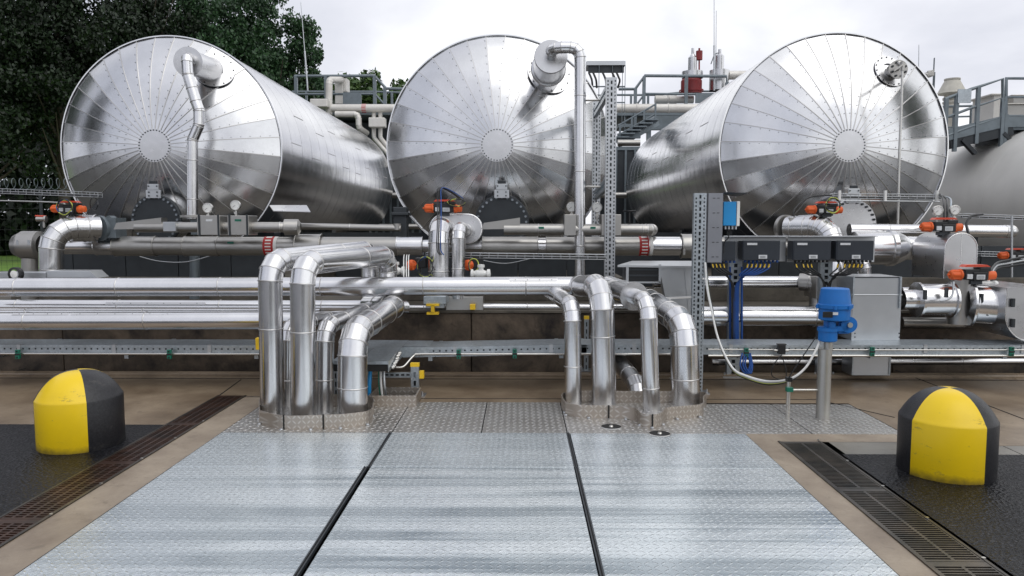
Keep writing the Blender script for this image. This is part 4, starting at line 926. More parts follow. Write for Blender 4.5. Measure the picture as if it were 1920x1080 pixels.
# cable trays
def tray(xa, xb, ztop, lab, ya=7.3, yb=7.68, za=None, h=.094, holes=True):
    x0, x1 = P(xa, 650, ya).x, P(xb, 650, ya).x; z0 = ztop; z1 = za if za is not None else ztop; m = MB(); zt = lambda x: z0+(z1-z0)*(x-x0)/(x1-x0)
    m.add([(x0, ya, z0), (x1, ya, z1), (x1, yb, z1), (x0, yb, z0)], [(0, 1, 2, 3)])      # lid
    u = V((x1-x0, 0, z1-z0)); Ln = u.length; u.normalize()
    us = [(0, 0)]; t = .05
    while t < Ln-.05: us += [(t, 1), (t+.016, 0)]; t += .062
    us += [(Ln, 0)]; vs = [(0, 0), (h*.16, 0), (h*.52, 1), (h*.68, 0), (h*.86, 0), (h, 0)]
    m.holes((x0, ya-.004, z0-h), u, (0, 0, 1), 0, us, vs)
    m.add([(x0, yb, z0-h), (x1, yb, z1-h), (x1, yb, z1), (x0, yb, z0)], [(0, 1, 2, 3)]); m.add([(x0, ya, z0-h), (x1, ya, z1-h), (x1, yb, z1-h), (x0, yb, z0-h)], [(0, 1, 2, 3)])
    m.add([(x0, ya+.02, z0-h+.01), (x1, ya+.02, z1-h+.01), (x1, ya+.02, z1-.01), (x0, ya+.02, z0-.01)], [(0, 1, 2, 3)], 1)
    m.bar((x0, ya-.008, z0-.012), (x1, ya-.008, z1-.012), .008, .022); m.bar((x0, ya-.008, z0-h+.006), (x1, ya-.008, z1-h+.006), .010, .012)
    o = m.build('cable_tray', [M['galv'], M['gap']]); tag(o, lab, 'cable tray', 'covered cable trays')
    x = x0+.5; k = 0
    while x < x1-.1:
        m = MB(); m.bb((x, ya-.018, zt(x)-.075), (x+.035, ya-.006, zt(x)+.004)); m.bb((x, ya-.018, zt(x)+.0), (x+.035, ya+.03, zt(x)+.006)); part(m, 'lid_clip', M['galv_pale'], o); x += .95
    # legs to the ground
    x = x0+.25
    while x < x1-.1: m = MB(); m.bb((x, ya+.02, zt(x)-h-.045), (x+.04, 8.358, zt(x)-h-.002)); part(m, 'wall_bracket', M['galv'], o); x += 1.3
    return o, zt, x0, x1
tL, zL, _, _ = tray(-60, 560, .428, 'long covered cable tray behind the left bollard, left of the risers')
tM, zM, _, _ = tray(755, 1100, .405, 'sloping covered cable tray between the two groups of risers', za=.445)
tR, zR, _, _ = tray(1090, 1990, .44, 'long covered cable tray on the right, behind the blue actuator')
# branch tray with perforated lid
m = MB(); x0, x1, y0, y1, z = -1.66, -1.16, 6.50, 7.72, .418
us = [(0, 0)]
for a, b in ((.10, .135), (.215, .25)): us += [(a, 1), (b, 0)]
us += [(x1-x0, 0)]; vs = [(0, 0)]; t = .12
while t < .74: vs += [(t, 1), (t+.018, 0)]; t += .07
us = [(0, 0), (.17, 1), (.24, 0), (x1-x0, 0)]; vs += [(y1-y0, 0)]
m.holes((x0, y0, z), (1, 0, 0), (0, 1, 0), 0, us, vs)
m.bb((x0+.01, y0+.01, z-.095), (x1-.01, y1, z-.02), 1); m.bb((x0, y0-.002, z-.03), (x1, y0+.004, z-.001)); m.bb((x1-.004, y0, z-.10), (x1, 7.29, z-.001)); m.bb((x0, y0, z-.10), (x0+.004, y1, z-.001))
m.bb((x1, 7.29, z-.1), (x1+.26, 7.296, z-.004)); m.add([(x1, 7.3, z-.001), (x1+.26, 7.3, z-.001), (x1+.26, 7.7, z-.001), (x1, 7.7, z-.001)], [(0, 1, 2, 3)])
o = m.build('cable_tray', [M['galv'], M['gap']]); tag(o, 'cable tray branch with slotted lid reaching towards the stout left riser', 'cable tray', 'covered cable trays')
m = MB(); rnd = random.Random(4); 
for i in range(9): p = V((x1+.010, 6.62+i*.045, .34+i*.007+rnd.uniform(-.01, .01))); m.lathe(p, (1, .3, .4), [(.018, 0), (.018, .018), (.012, .02), (.012, .03), (0, .031)], 8)
m.v = m.v; part(m, 'wing_bolt_row', M['steel'], o)
for x0_, x1_, z0_, col, r in ((693, 692, .35, 'bluecable', .019), (712, 718, .35, 'white', .011), (718, 725, .35, 'galv_pale', .012), (708, 714, .35, 'green', .006)):
    a = P(x0_, 698, 6.62); b = P(x1_, 752, 6.66); m = MB(); m.tube([a+V((0, .05, .03)), a.lerp(b, .4), b], r, 8)
    nm = {'bluecable': 'thick blue hose', 'white': 'white hose', 'galv_pale': 'thick pale grey hose', 'green': 'thin green wire'}[col]
    tag(m.build('hose', M['bluebox'] if col == 'bluecable' else M[col]), nm+' dropping from the tray branch into the floor opening', 'hose', 'hoses entering the floor')
# tubes clamped to the trays
def tube_thing(lab, pts, r, mat='steel', n=10, cat='tube', name='steel_tube', group=None, res=6, smooth=True):
    m = MB(); m.tube(pts, r, n, res=res, smooth=smooth); o = m.build(name, M[mat]); return tag(o, lab, cat, group)
z = .352
tube_thing('thin steel tube clipped below the left cable tray', [V((P(-60, 650, 7.27).x, 7.27, .345)), V((P(486, 650, 7.27).x, 7.27, .345))], .011)
tube_thing('thin steel tube with a dropped bend at its left end, centre tray', [P(742, 689, 7.1), P(757, 687, 7.15), P(775, 668, 7.24), P(790, 664, 7.27), P(900, 664, 7.27), P(1075, 664, 7.27), P(1300, 664, 7.27)], .011)
tube_thing('lower steel tube along the right cable tray', [P(1328, 667, 7.26), P(1980, 667, 7.26)], .012)
tube_thing('upper thin steel tube along the face of the right cable tray', [P(1328, 655, 7.26), P(1640, 656, 7.26), P(1980, 656, 7.26)], .006)
def clamp(px, py, D, lab):
    c = P(px, py, D); m = MB(); m.bb(c+V((-.02, -.018, -.045)), c+V((.02, .012, .045)), 0); m.bb(c+V((-.024, -.022, -.008)), c+V((.024, -.010, .008)), 1)
    for dz in (-.03, .03): m.cyl(c+V((0, -.018, dz)), c+V((0, -.026, dz)), .008, n=6, mi=1)
    o = m.build('tube_clamp', [M['green'], M['black']], bevel=.003); tag(o, lab, 'clamp', 'green tube clamps')
for x, y, la in ((34, 664, 'green tube clamp on the left tray nearest the left edge'), (318, 664, 'green tube clamp on the left tray above the left drain'), (860, 664, 'left green tube clamp on the sloping centre tray'), (965, 663, 'right green tube clamp on the sloping centre tray'), (1399, 661, 'green tube clamp on the right tray near the blue cable coil'), (1635, 659, 'green tube clamp on the right tray right of the blue actuator'), (1896, 659, 'green tube clamp on the right tray nearest the right edge')): clamp(x, y, 7.245, la)
m = MB(); c = P(1465, 655, 7.22); m.box(c, (.07, .05, .09)); m.box(c+V((0, 0, .05)), (.085, .055, .012)); m.cyl(c+V((-.07, 0, -.01)), c+V((.07, 0, -.01)), .012, n=10, mi=1)
o = m.build('solenoid_valve', [M['black'], M['steel']], bevel=.004); tag(o, 'small black solenoid valve on the right tray left of the blue actuator', 'valve')
tube_thing('thin black cable loop hanging below the small solenoid valve', [P(1466, 665, 7.2), P(1450, 685, 7.18), P(1448, 705, 7.18), P(1470, 712, 7.18), P(1474, 695, 7.18), P(1466, 668, 7.2)], .005, 'black', 6, 'cable', 'cable_loop')
for i, (dx, dr) in enumerate(((0, 0), (5, .004), (9, -.004))):
    tube_thing(f'{["outer","middle","inner"][i]} blue cable coil hanging under the right tray', [P(1392+dx, 662, 7.24), P(1388+dx, 685, 7.2), P(1398+dx, 700, 7.2), P(1406+dx*.5, 685, 7.22), P(1402+dx*.5, 662, 7.24)], .009, 'bluecable', 6, 'cable', 'cable_loop', 'blue cable coils')
# ------------------------------------------------------------------ sloping cable duct
m = MB()
sh = [(1236, 500), (1303, 499), (1303, 700), (1290, 660), (1262, 622), (1250, 570)]
m.prism([P(x, y, 7.75) for x, y in sh], (0, .14, 0))
m.bar(P(1284, 502, 7.745), P(1297, 640, 7.745), .012, .004, 0, (0, 1, 0))
m.prism([P(1158, 497, 7.72), P(1303, 499, 7.70), P(1303, 489, 8.2), P(1185, 489, 8.2)], (0, 0, -.02))
m.pb(1178, 527, 7.75, 1236, 498, 8.2, 1); 
o = m.build('cable_duct', [M['galv_pale'], M['black']]); tag(o, 'galvanised cable duct dropping behind the right risers from a black mouth', 'cable duct')
for (xa, ya_, xb, yb_) in ((1174, 530, 1179, 496), (1235, 530, 1240, 496), (1174, 531, 1240, 528)):
    m = MB(); m.pb(xa, ya_, 7.73, xb, yb_, 7.76); part(m, 'mouth_rim', M['galv_pale'], o)
for y, la in ((504, 0), (515, 1)):
    m = MB(); m.pb(1178, y+3, 7.735, 1236, y, 7.745); part(m, 'slat', M['dkgrey'], o)
bar_thing('stay_rod', P(1225, 560, 7.3), P(1303, 557, 7.15), .02, .02, 'steel', 'thin steel rod between the disc riser and tall perforated post', 'rod')
# ------------------------------------------------------------------ cabinet and boxes
root = empty('instrument_stand', P(1340, 600, 7.2), 'grey perforated side panel with small roof sheltering the blue enclosure', 'stand')
m = MB(); a = P(1326, 492, 7.1); b = P(1356, 362, 7.1)
m.bb((a.x, 7.10, a.z), (b.x, 7.35, b.z), 0)
for i in range(5):
    zz_ = b.z-.05-i*(b.z-a.z-.1)/4
    for xx in (.3, .6): m.bb((a.x+(b.x-a.x)*xx, 7.096, zz_), (a.x+(b.x-a.x)*(xx+.16), 7.099, zz_+.005), 1)
part(m, 'side_panel', [metal('dull_perforated_steel', (.30, .31, .34), .45, metallic=.8), M['gap']], root)
m = MB(); m.prism([P(1356, 361, 7.1), P(1402, 363, 7.1), P(1385, 368, 7.5), P(1356, 366, 7.5)], (0, 0, .006)); part(m, 'roof', M['dkgrey'], root)
m = MB(); m.pb(1356, 423, 7.15, 1381, 378, 7.35); m.pb(1381, 424, 7.15, 1388, 377, 7.35, 1)
o = m.build('wall_enclosure', [M['bluebox'], M['white']], bevel=.004); tag(o, 'bright blue enclosure with white door edge under the small roof', 'enclosure')
for i in range(4): m = MB(); c = P(1360+i*6.5, 424, 7.2); m.cyl(c, c+V((0, 0, -.03)), .011, n=8); part(m, 'cable_gland', M['galv_pale'], o)
tube_thing('thin black cable dropping from the blue enclosure', [P(1365, 430, 7.2), P(1366, 445, 7.3), P(1358, 455, 7.4), P(1357, 475, 7.4)], .006, 'black', 6, 'cable', 'cable')
def backplate(x0, x1, y0, y1, D, lab):
    m = MB(); m.pb(x0, y1, D, x1, y0, D+.01); o = m.build('backplate', M['galv_pale'], bevel=.002); tag(o, lab, 'mounting plate', 'plates carrying the black boxes')
    m = MB(); m.prism([P(x0-2, y0, D-.16), P(x1+6, y0, D-.16), P(x1, y0-1, D+.02), P(x0, y0-1, D+.02)], (0, 0, .006)); part(m, 'hood', M['galv_pale'], o)
backplate(1358, 1474, 444, 490, 7.84, 'grey mounting plate with hood carrying the left pair of black boxes')
backplate(1476, 1641, 444, 491, 7.84, 'grey mounting plate with hood carrying the right pair of black boxes')
def jbox(x0, x1, y0, y1, lab, gl='black', ferr=(), tags=True):
    D = 7.66; m = MB(); m.pb(x0, y1, D, x1, y0, D+.16); o = m.build('junction_box', M['boxnavy'], bevel=.006); tag(o, lab, 'junction box', 'black junction boxes')
    m = MB(); m.bar(P(x0+1, y0+(y1-y0)*.5, D+.02), P(x1-1, y0+(y1-y0)*.5, D+.02), .05, L(y1-y0+1.5, D)); part(m, 'lid', M['boxnavy'], o, bevel=.004)
    if tags:
        m = MB(); m.pb(x0+9, y0+7.5, D-.014, x0+28, y0+3.5, D-.006); part(m, 'name_strip', M['label'], o)
        xc = x0+(x1-x0)*.55; m = MB(); m.pb(xc-8, y1-2, D-.014, xc+8, y1-9, D-.006)
        for i in range(2): m.pb(xc-5, y1-3.4-i*2.4, D-.0155, xc+5, y1-4.2-i*2.4, D-.0142, 1)
        part(m, 'rating_plate', [M['label'], M['dkgrey']], o)
    for dx, dy in ((3, 3), (x1-x0-3, 3), (3, y1-y0-3), (x1-x0-3, y1-y0-3)):
        pass
    n = int((x1-x0)/7.5)
    for i in range(n):
        c = P(x0+5+i*7.5, y1+1, D+.08); m = MB(); m.cyl(c, c+V((0, 0, -.022)), .014, n=8); part(m, 'cable_gland', M['bluecable'] if gl == 'blue' else M['black'], o)
    return o
jbox(1349, 1379, 453, 488, 'leftmost black junction box, half hidden by the perforated panel', 'blue', tags=False)
jbox(1392, 1462, 452, 487, 'black junction box over blue glands, left of the middle gap', 'blue')
jbox(1486, 1557, 452, 487, 'black junction box over black glands, just right of the middle gap')
jbox(1567, 1637, 452, 487, 'rightmost black junction box, above the small shiny elbow')
def cable(lab, pts, r, mat, group, ferrule=None):
    m = MB(); m.tube(pts, r, 6, res=5); o = m.build('cable', M[mat]); tag(o, lab, 'cable', group)
    if ferrule: 
        m = MB(); p, q = ferrule; m.cyl(p.lerp(q, .15), p.lerp(q, .8), r*1.15, n=8); part(m, 'cable_marker', M['yellow'], o)
ordn = ['first', 'second', 'third', 'fourth', 'fifth', 'sixth', 'seventh', 'eighth']
def harness(xs, x_end, y_end, mat, what, D=7.72, pc=0):
    for i, x in enumerate(xs):
        a = P(x, 491, D); s = 1 if x < x_end else -1; off = (i-len(xs)/2)*1.6
        b1 = P(x+s*3, 503, D-.02); b2 = P(x+s*12+ (x_end-x)*.25, 514+abs(off)*.4, D-.02); b3 = P(x_end-s*14, 514+abs(off), D+.02); b4 = P(x_end-s*3+off*.5, 532, D+.08); b5 = P(x_end+off, 560, D+.10); b6 = P(x_end+off, y_end, D+.12)
        cable(f'{ordn[i]} {what}', [a, b1, b2, b3, b4, b5, b6], .0085, mat, what.split(',')[0]+'s', (P(x+s*1, 494, D-.005), P(x+s*3.5, 504, D-.022)))
harness((1404, 1412, 1420, 1428, 1436, 1444), 1381, 640, 'bluecable', 'blue cable from the second black box, from the left')
harness((1334, 1341, 1348, 1355), 1376, 640, 'black', 'black cable behind the perforated panel, from the left')
harness((1491, 1504, 1512, 1519), 1549, 548, 'black', 'black cable under the third black box, from the left')
harness((1573, 1586, 1595, 1603, 1611, 1618), 1553, 548, 'black', 'black cable under the rightmost black box, from the left')
for i, x in enumerate((1369, 1391)): m = MB(); m.tube([P(x, 500, 7.86), P(x, 560, 7.87), P(x, 638, 7.87)], .011, 6); tag(m.build('cable', M['bluecable']), f'thick blue cable down the {["left","right"][i]} edge of its perforated post', 'cable', 'thick blue post cables')
# ------------------------------------------------------------------ blue actuator on its post
Da = 6.17
root = empty('rotary_actuator', P(1547, 648, Da), 'bright blue electric actuator on top of the steel post', 'actuator')
c = P(1566, 540, Da); zl = lambda y: P(1566, y, Da).z-c.z; l_ = lambda n: L(n, Da)
m = MB(); m.lathe(c, (0, 0, 1), [(0, 0.004), (l_(23), 0), (l_(25), -.006), (l_(29), zl(569))], 36); part(m, 'dome_cover', M['blue'], root)
m = MB(); m.lathe(c, (0, 0, 1), [(l_(29), zl(569)), (l_(31), zl(570)), (l_(31), zl(577)), (l_(28), zl(579)), (l_(28), zl(598)), (l_(25), zl(600)), (0, zl(600))], 36)
for a in (-60, -110, 0, 180): p = c+V((l_(32)*math.cos(R(a)), l_(32)*math.sin(R(a)), zl(571))); m.cyl(p, p+V((0, 0, -.03)), .014, n=8)
part(m, 'housing', M['blue'], root)
m = MB(); q = P(1552, 590, Da-l_(28)); m.box(q, (l_(18), .01, l_(11)), 0); part(m, 'display', M['black'], root, bevel=.002)
m = MB(); q = P(1566, 588, Da-l_(28)); m.box(q, (l_(10), .008, l_(5)), 0); part(m, 'rating_plate', M['label'], root)
cb_ = P(1553, 600, Da); m = MB(); zz2 = lambda y: P(1553, y, Da).z-cb_.z
m.lathe(cb_, (0, 0, 1), [(l_(8), zz2(600)), (l_(8), zz2(612)), (l_(17), zz2(613)), (l_(17), zz2(638)), (l_(14), zz2(640)), (0, zz2(640))], 32); m.lathe(cb_, (0, 0, 1), [(l_(19), zz2(614)), (l_(19), zz2(620))], 32); m.cyl(P(1560, 603, Da-.05), P(1560, 614, Da-.05), .03, n=12)
m.pb(1560, 621, Da-.06, 1590, 612, Da+.06); part(m, 'base', M['blue'], root)
m = MB(); g = P(1588, 609, Da-.06); m.pb(1572, 626, Da-.03, 1594, 600, Da+.1); m.cyl(g+V((.02, .16, 0)), g+V((.02, 0, 0)), l_(15), n=28); m.cyl(g+V((.02, 0, 0)), g+V((.02, -.02, 0)), l_(5), n=12, mi=1)
part(m, 'side_gearbox', [M['blue'], M['galv_pale']], root, bevel=.004)
o = None; m = MB(); m.cyl(P(1553, 641, Da), P(1553, 655, Da), l_(8), n=20); b0 = P(1547, 654, Da)
m.cyl(V((b0.x, Da, 0)), b0, l_(12.5), n=28); o = m.build('actuator_post', metal('scuffed_steel_post', (.50, .50, .48), .42, dirt=.3)); tag(o, 'stout stainless post standing in the tread plate under the blue actuator', 'post')
for x, zt, la in ((1479, 712, 'thin tube post carrying the looping hoses, with green clamp'), (1536, 722, 'thin tube post close against the stout actuator post')):
    p = P(x, zt, 6.17); m = MB(); m.cyl((p.x, 6.17, .0), p, .017, n=12); q = m.build('tube_post', M['steel']); tag(q, la, 'post', 'thin tube posts')
    if x < 1500:
        m = MB(); c = P(1480, 730, 6.15); m.box(c, (.05, .05, .035)); part(m, 'clamp', M['green'], q); m = MB(); m.cyl(P(1480, 731, 6.17), P(1534, 731, 6.17), .009, n=8); part(m, 'link_rod', M['steel'], q)
        m = MB(); m.box(P(1479, 711, 6.17), (.04, .05, .035)); part(m, 'hose_clip', M['black'], q)
for i, (mat, off, la) in enumerate((('white', 0, 'white hose'), ('galv_pale', 2.5, 'pale grey hose'), ('hoseyellow', 5, 'yellow green hose'), ('black', 8, 'black hose'))):
    if mat == 'hoseyellow': M[mat] = plain('yellow_green_hose', (.50, .55, .10), .4)
    sag = off*1.0
    pts = [P(1322+off*.3, 492, 7.08), P(1326+off*.4, 540, 7.05), P(1334+off*.3, 580, 7.0), P(1347, 636+off*.4, 6.9), P(1372, 688+sag*.6, 6.7), P(1400, 705+sag*.7, 6.6), P(1440, 715+sag*.8, 6.45), P(1479, 711+sag*.5, 6.18), P(1508, 692+sag*.3, 6.15), P(1528, 660, 6.15), P(1540, 632, 6.2)]
    tube_thing(f'{la} looping from the tall perforated post to the blue actuator', pts, (.010, .009, .006, .006)[i], mat, 8, 'hose', 'hose', 'looping hoses')
tube_thing('thin black cable slanting from the actuator to the tube post', [P(1479, 708, 6.17), P(1500, 676, 6.12), P(1530, 632, 6.15)], .005, 'black', 6, 'cable', 'cable')
# ------------------------------------------------------------------ valve actuators (orange/black)
def valve_act(c, s, name='valve_actuator'):
    root = empty(name, c, '', 'valve actuator', 'orange capped valve actuators'); c = V(c)
    def B(a, b, mi=0, m=None): m.bb(c+V(a)*s, c+V(b)*s, mi)
    m = MB(); B((-.13, -.06, .03), (.12, .06, .14), 0, m); B((-.16, -.05, .04), (-.12, .05, .12), 0, m); B((-.05, -.075, .02), (.10, -.055, .11), 0, m); B((.02, -.065, .12), (.14, .06, .16), 0, m)
    part(m, 'housing', M['black'], root, bevel=.006*s)
    m = MB(); m.prism([c+V(v)*s for v in ((-.14, -.055, .165), (-.11, -.055, .19), (.10, -.055, .19), (.14, -.055, .168))], (0, .11*s, 0)); part(m, 'lid', M['redlid'], root, bevel=.004*s)
    m = MB(); m.lathe(c+V((-.15, 0, .08))*s, (-1, 0, 0), [(.056*s, -.01*s), (.062*s, 0), (.062*s, .012*s), (.050*s, .02*s), (.050*s, .10*s), (.040*s, .112*s), (0, .115*s)], 20)
    for i in range(8): a = i*.785; m.bar(c+V((-.16, .051*math.cos(a), .08+.051*math.sin(a)))*s, c+V((-.245, .049*math.cos(a), .08+.049*math.sin(a)))*s, .012*s, .012*s)
    m.cyl(c+V((-.26, 0, .08))*s, c+V((-.285, 0, .08))*s, .012*s, n=8)
    part(m, 'end_cap', M['orange'], root)
    m = MB(); m.lathe(c+V((.13, 0, .075))*s, (1, 0, 0), [(.056*s, -.01*s), (.056*s, .03*s), (.046*s, .035*s), (.046*s, .085*s), (.03*s, .095*s), (0, .096*s)], 20); part(m, 'end_cap', M['orange'], root)
    m = MB(); B((-.115, -.078, .04), (-.06, -.062, .09), 0, m); B((-.02, -.080, .035), (.07, -.076, .085), 0, m)
    for i in range(3): B((-.015, -.082, .045+i*.012), (.06, -.0805, .048+i*.012), 1, m)
    part(m, 'name_plate', [M['label'], M['dkgrey']], root)
    m = MB(); m.cyl(c, c+V((0, 0, .04))*s, .04*s, n=16); B((-.06, -.05, -.02), (.06, .05, .02), 0, m); part(m, 'mounting', M['dkgrey'], root)
    return root
acts = [((132, 402, 9.0), 1.02, 'orange capped actuator above the big left elbow', 0), ((834, 402, 8.9), 1.10, 'orange capped actuator on the oval drum before the middle tank', 0), ((1548, 404, 9.0), 1.05, 'orange capped actuator above the right shiny elbow', 0),
        ((1768, 438, 8.2), 1.10, 'orange capped actuator on the arch topped box beside the gauges', 0), ((1826, 529, 7.65), 1.14, 'orange capped actuator on the drums at the right', 0), ((1905, 489, 9.4), 1.0, 'orange capped actuator farther back at the right edge', 0)]
proto = None
for (px, py, D), s, la, rz in acts:
    c = P(px, py, D)
    if proto is None: proto = valve_act(c, 1.0); o = proto
    else: o = copy_tree(proto)
    s *= .83; o.location = c; o.scale = (s, s, s); o['label'] = la
for px, py, la in ((771, 497, 'orange round cap facing forward, left of the fat middle outlet'), (878, 497, 'orange round cap facing forward, right of the slim middle outlet')):
    c = P(px, py, 8.5); m = MB(); m.lathe(c+V((0, .10, 0)), (0, -1, 0), [(.056, 0), (.062, .09), (.052, .10), (.030, .115), (0, .117)], 20)
    for i in range(6): a = i*1.047; m.cyl(c+V((.05*math.cos(a), .01, .05*math.sin(a))), c+V((.05*math.cos(a), -.012, .05*math.sin(a))), .012, n=6)
    m.cyl(c, c+V((0, -.03, 0)), .012, n=8); o = m.build('front_actuator', M['orange']); tag(o, la, 'valve actuator', 'front facing orange caps')
    m = MB(); m.box(c+V((.10, .12, .02)), (.13, .14, .12)); part(m, 'housing', M['black'], o, bevel=.01)
def bulb(px, py, D, lab):
    c = P(px, py, D); m = MB(); m.lathe(c+V((-.12, 0, 0)), (1, 0, 0), [(.02, 0), (.05, .01), (.05, .03), (.03, .04), (.045, .08), (.045, .14), (.03, .18), (.05, .19), (.05, .22), (0, .23)], 20); m.cyl(c, c+V((0, 0, .09)), .028, n=12); m.lathe(c+V((0, 0, .07)), (0, 0, 1), [(.04, 0), (.04, .03), (0, .035)], 12)
    tag(m.build('small_valve', M['white']), lab, 'valve', 'white valve bodies')
bulb(742, 508, 8.3, 'white valve body above the main pipe, left of the fat middle outlet'); bulb(902, 513, 8.3, 'white valve body above the main pipe, right of the slim middle outlet'); bulb(1850, 535, 8.0, 'white valve body right of the right drum actuator')
# cable tangles near actuators
rnd = random.Random(9)
def tangle(px, py, D, n, rx, ry, lab, mats=('black', 'black', 'hoseyellow', 'bluecable')):
    for i in range(n):
        pts = []; a0 = rnd.uniform(0, 6.28)
        for k in range(8): a = a0+k*.9; pts.append(P(px+rx*math.cos(a)*rnd.uniform(.8, 1), py+ry*math.sin(a)*rnd.uniform(.8, 1), D+rnd.uniform(-.05, .05)))
        mt = mats[i % len(mats)]; cn = {'black': 'black', 'hoseyellow': 'yellow green', 'bluecable': 'blue', 'white': 'white'}[mt]
        tube_thing(f'{ordn[i]} of the looped cables, {cn}, {lab}', pts, .006, mt, 6, 'cable', 'cable_loop', 'looped cables '+lab)
tangle(120, 388, 8.85, 4, 16, 15, 'at the upper left actuator')
tangle(176, 382, 8.9, 1, 8, 14, 'beside the left tank rim')
tangle(797, 500, 8.3, 5, 17, 20, 'right of the left orange cap')
tangle(856, 380, 8.8, 3, 18, 8, 'over the middle actuator')
tangle(888, 497, 8.35, 3, 10, 14, 'beside the right orange cap')
tangle(1562, 385, 8.85, 4, 15, 15, 'on the actuator before the right tank', ('hoseyellow', 'black', 'hoseyellow', 'black'))
for i, x in enumerate((757, 762, 766)): tube_thing(f'{ordn[i]} of three thin white tubes rising from the main pipe', [P(x, 519, 7.6), P(x, 485, 8.0), P(x+1, 478, 8.2)], .006, 'white', 6, 'tube', 'steel_tube', 'thin white tubes')
for i, (x, mt) in enumerate(((822, 'black'), (826, 'bluecable'), (819, 'black'))): tube_thing(f'{["front","middle","back"][i]} cable of the bundle climbing over the oval drum', [P(x+6, 478, 8.1), P(x, 465, 8.12), P(x+1, 420, 8.12), P(x+1, 375, 8.4), P(x+1, 356, 8.5), P(x+8, 352, 8.6), P(x+28, 362, 8.7), P(x+42, 372, 8.8)], .006, mt, 6, 'cable', 'cable', 'cables climbing over the oval drum')
for i, (dy, mt) in enumerate(((0, 'black'), (3, 'galv_pale'), (6, 'black'))):
    tube_thing(f'{["upper","middle","lower"][i]} hose bundle leaving the right edge actuator', [P(1855+dy, 512+dy, 7.7), P(1868, 494+dy*1.6, 7.9), P(1890, 488+dy*2, 8.0), P(1935, 478+dy*2.4, 8.1)], .012, mt, 6, 'hose', 'hose', 'hoses at the right edge')
tube_thing('black hose arching down behind the arch topped box', [P(1842, 402, 8.3), P(1822, 405, 8.2), P(1812, 420, 8.15), P(1816, 438, 8.1)], .014, 'black', 8, 'hose', 'hose')
# gauges
def gauge(px, py, D, lab, r=9.5, pr=None):
    c = P(px, py, D); rr = L(r, D)
    if pr is None:
        m = MB(); m.lathe(c+V((0, .04, 0)), (0, -1, 0), [(rr*.8, 0), (rr, .01), (rr, .045), (rr*.88, .047), (rr*.86, .040)], 28); m.cyl(c+V((0, .02, -rr)), c+V((0, .02, -rr-.10)), .012, n=8); m.box(c+V((0, .02, -rr-.03)), (.035, .035, .03))
        o = m.build('pressure_gauge', M['steel']); ORG[o.name] = V(o.location)
        m = MB(); m.cyl(c+V((0, .01, 0)), c+V((0, -.001, 0)), rr*.86, n=28); q = part(m, 'dial', M['dial'], o)
        m = MB(); m.bar(c+V((0, -.004, 0)), c+V((-rr*.5, -.004, -rr*.35)), .004, .003)
        for i in range(9): a = R(-45+i*33.7); d = V((math.cos(a), 0, math.sin(a))); m.bar(c+d*rr*.68+V((0, -.003, 0)), c+d*rr*.8+V((0, -.003, 0)), .003, .002)
        part(m, 'needle', M['black'], q)
    tag(o, lab, 'gauge', 'round pressure gauges'); return o
gauge(389, 390, 9.0, 'round pressure gauge right of the kinked pipe, left of two'); gauge(441, 385, 9.0, 'round pressure gauge at the left tank right edge, standing a little higher')
gauge(1072, 388, 9.2, 'pressure gauge half hidden left of the tall downpipe'); gauge(1120, 389, 9.0, 'pressure gauge between the downpipe and tallest post')
gauge(1759, 395, 8.6, 'left of the twin gauges right of the right tank'); gauge(1791, 394, 8.6, 'right of the twin gauges right of the right tank')
# wire basket trays
def basket(lab, p, q, w=.10, h=.05, r=.0035, pitch=.1, extras=0):
    p, q = V(p), V(q); d = (q-p); Ln = d.length; d.normalize(); up = V((0, 0, 1)); s = d.cross(up).normalized(); m = MB()
    for a, b in ((0, 0), (.33, 0), (.67, 0), (1, 0), (0, .5), (1, .5), (0, 1), (1, 1)): o_ = s*w*(a-.5)+up*h*b; m.cyl(p+o_, q+o_, r, n=4)
    n = int(Ln/pitch)
    for i in range(n+1):
        c = p+d*(i*Ln/n); A = c+s*w*.5+up*h; B = c+s*w*.5; C = c-s*w*.5; E = c-s*w*.5+up*h; m.cyl(A, B, r, n=4); m.cyl(B, C, r, n=4); m.cyl(C, E, r, n=4)
    o = m.build('wire_tray', M['galv_pale']); tag(o, lab, 'wire tray', 'wire basket cable trays')
    for k in range(extras): m = MB(); m.cyl(p+up*(.012+.006*k)+s*w*(.25-.2*k), q+up*(.012+.006*k)+s*w*(.25-.2*k), .009, n=6); part(m, 'cable', M['black'], o)
    return o
basket('wire basket tray with black cables below the header pipe, centre', P(800, 482, 8.7), P(1135, 486, 8.7), h=.055, w=.14, extras=3)
basket('wire basket tray crossing the face of the right tank', P(1560, 372, 9.4), P(1762, 374, 9.4), h=.06, extras=2)
basket('wire basket tray at the left edge under the razor wire', P(-20, 362, 9.5), P(188, 370, 9.5), h=.06, extras=2)
basket('upper wire tray running off at the right edge over the thin pipe', P(1800, 408, 9.2), P(1960, 414, 9.2), h=.05, extras=1)
basket('lower wire tray in the shade at the right edge', P(1835, 480, 10), P(1960, 483, 10), h=.06)
for x in (1575, 1661, 1758): m = MB(); m.pb(x-2.5, 376, 9.3, x+2.5, 357, 9.33); tag(m.build('tray_bracket', M['white']), {1575: 'left', 1661: 'middle', 1758: 'right'}[x]+' white block on the wire tray across the right tank', 'bracket', 'white tray blocks')
for i, x in enumerate((1770, 1776, 1783)): tube_thing(f'{["left","middle","right"][i]} conduit bending down between the twin gauges', [P(1762, 364+i*2, 9.3), P(x-2, 372, 9.0), P(x, 390, 8.7), P(x, 425, 8.6)], .011, 'galv' if i == 2 else 'black', 8, 'tube', 'steel_tube', 'conduits between the twin gauges')
tube_thing('thin standing tube left of the arch topped edge box', [P(1897, 405, 8.6), P(1897, 520, 8.6)], .012, 'galv_pale', 8, 'tube')
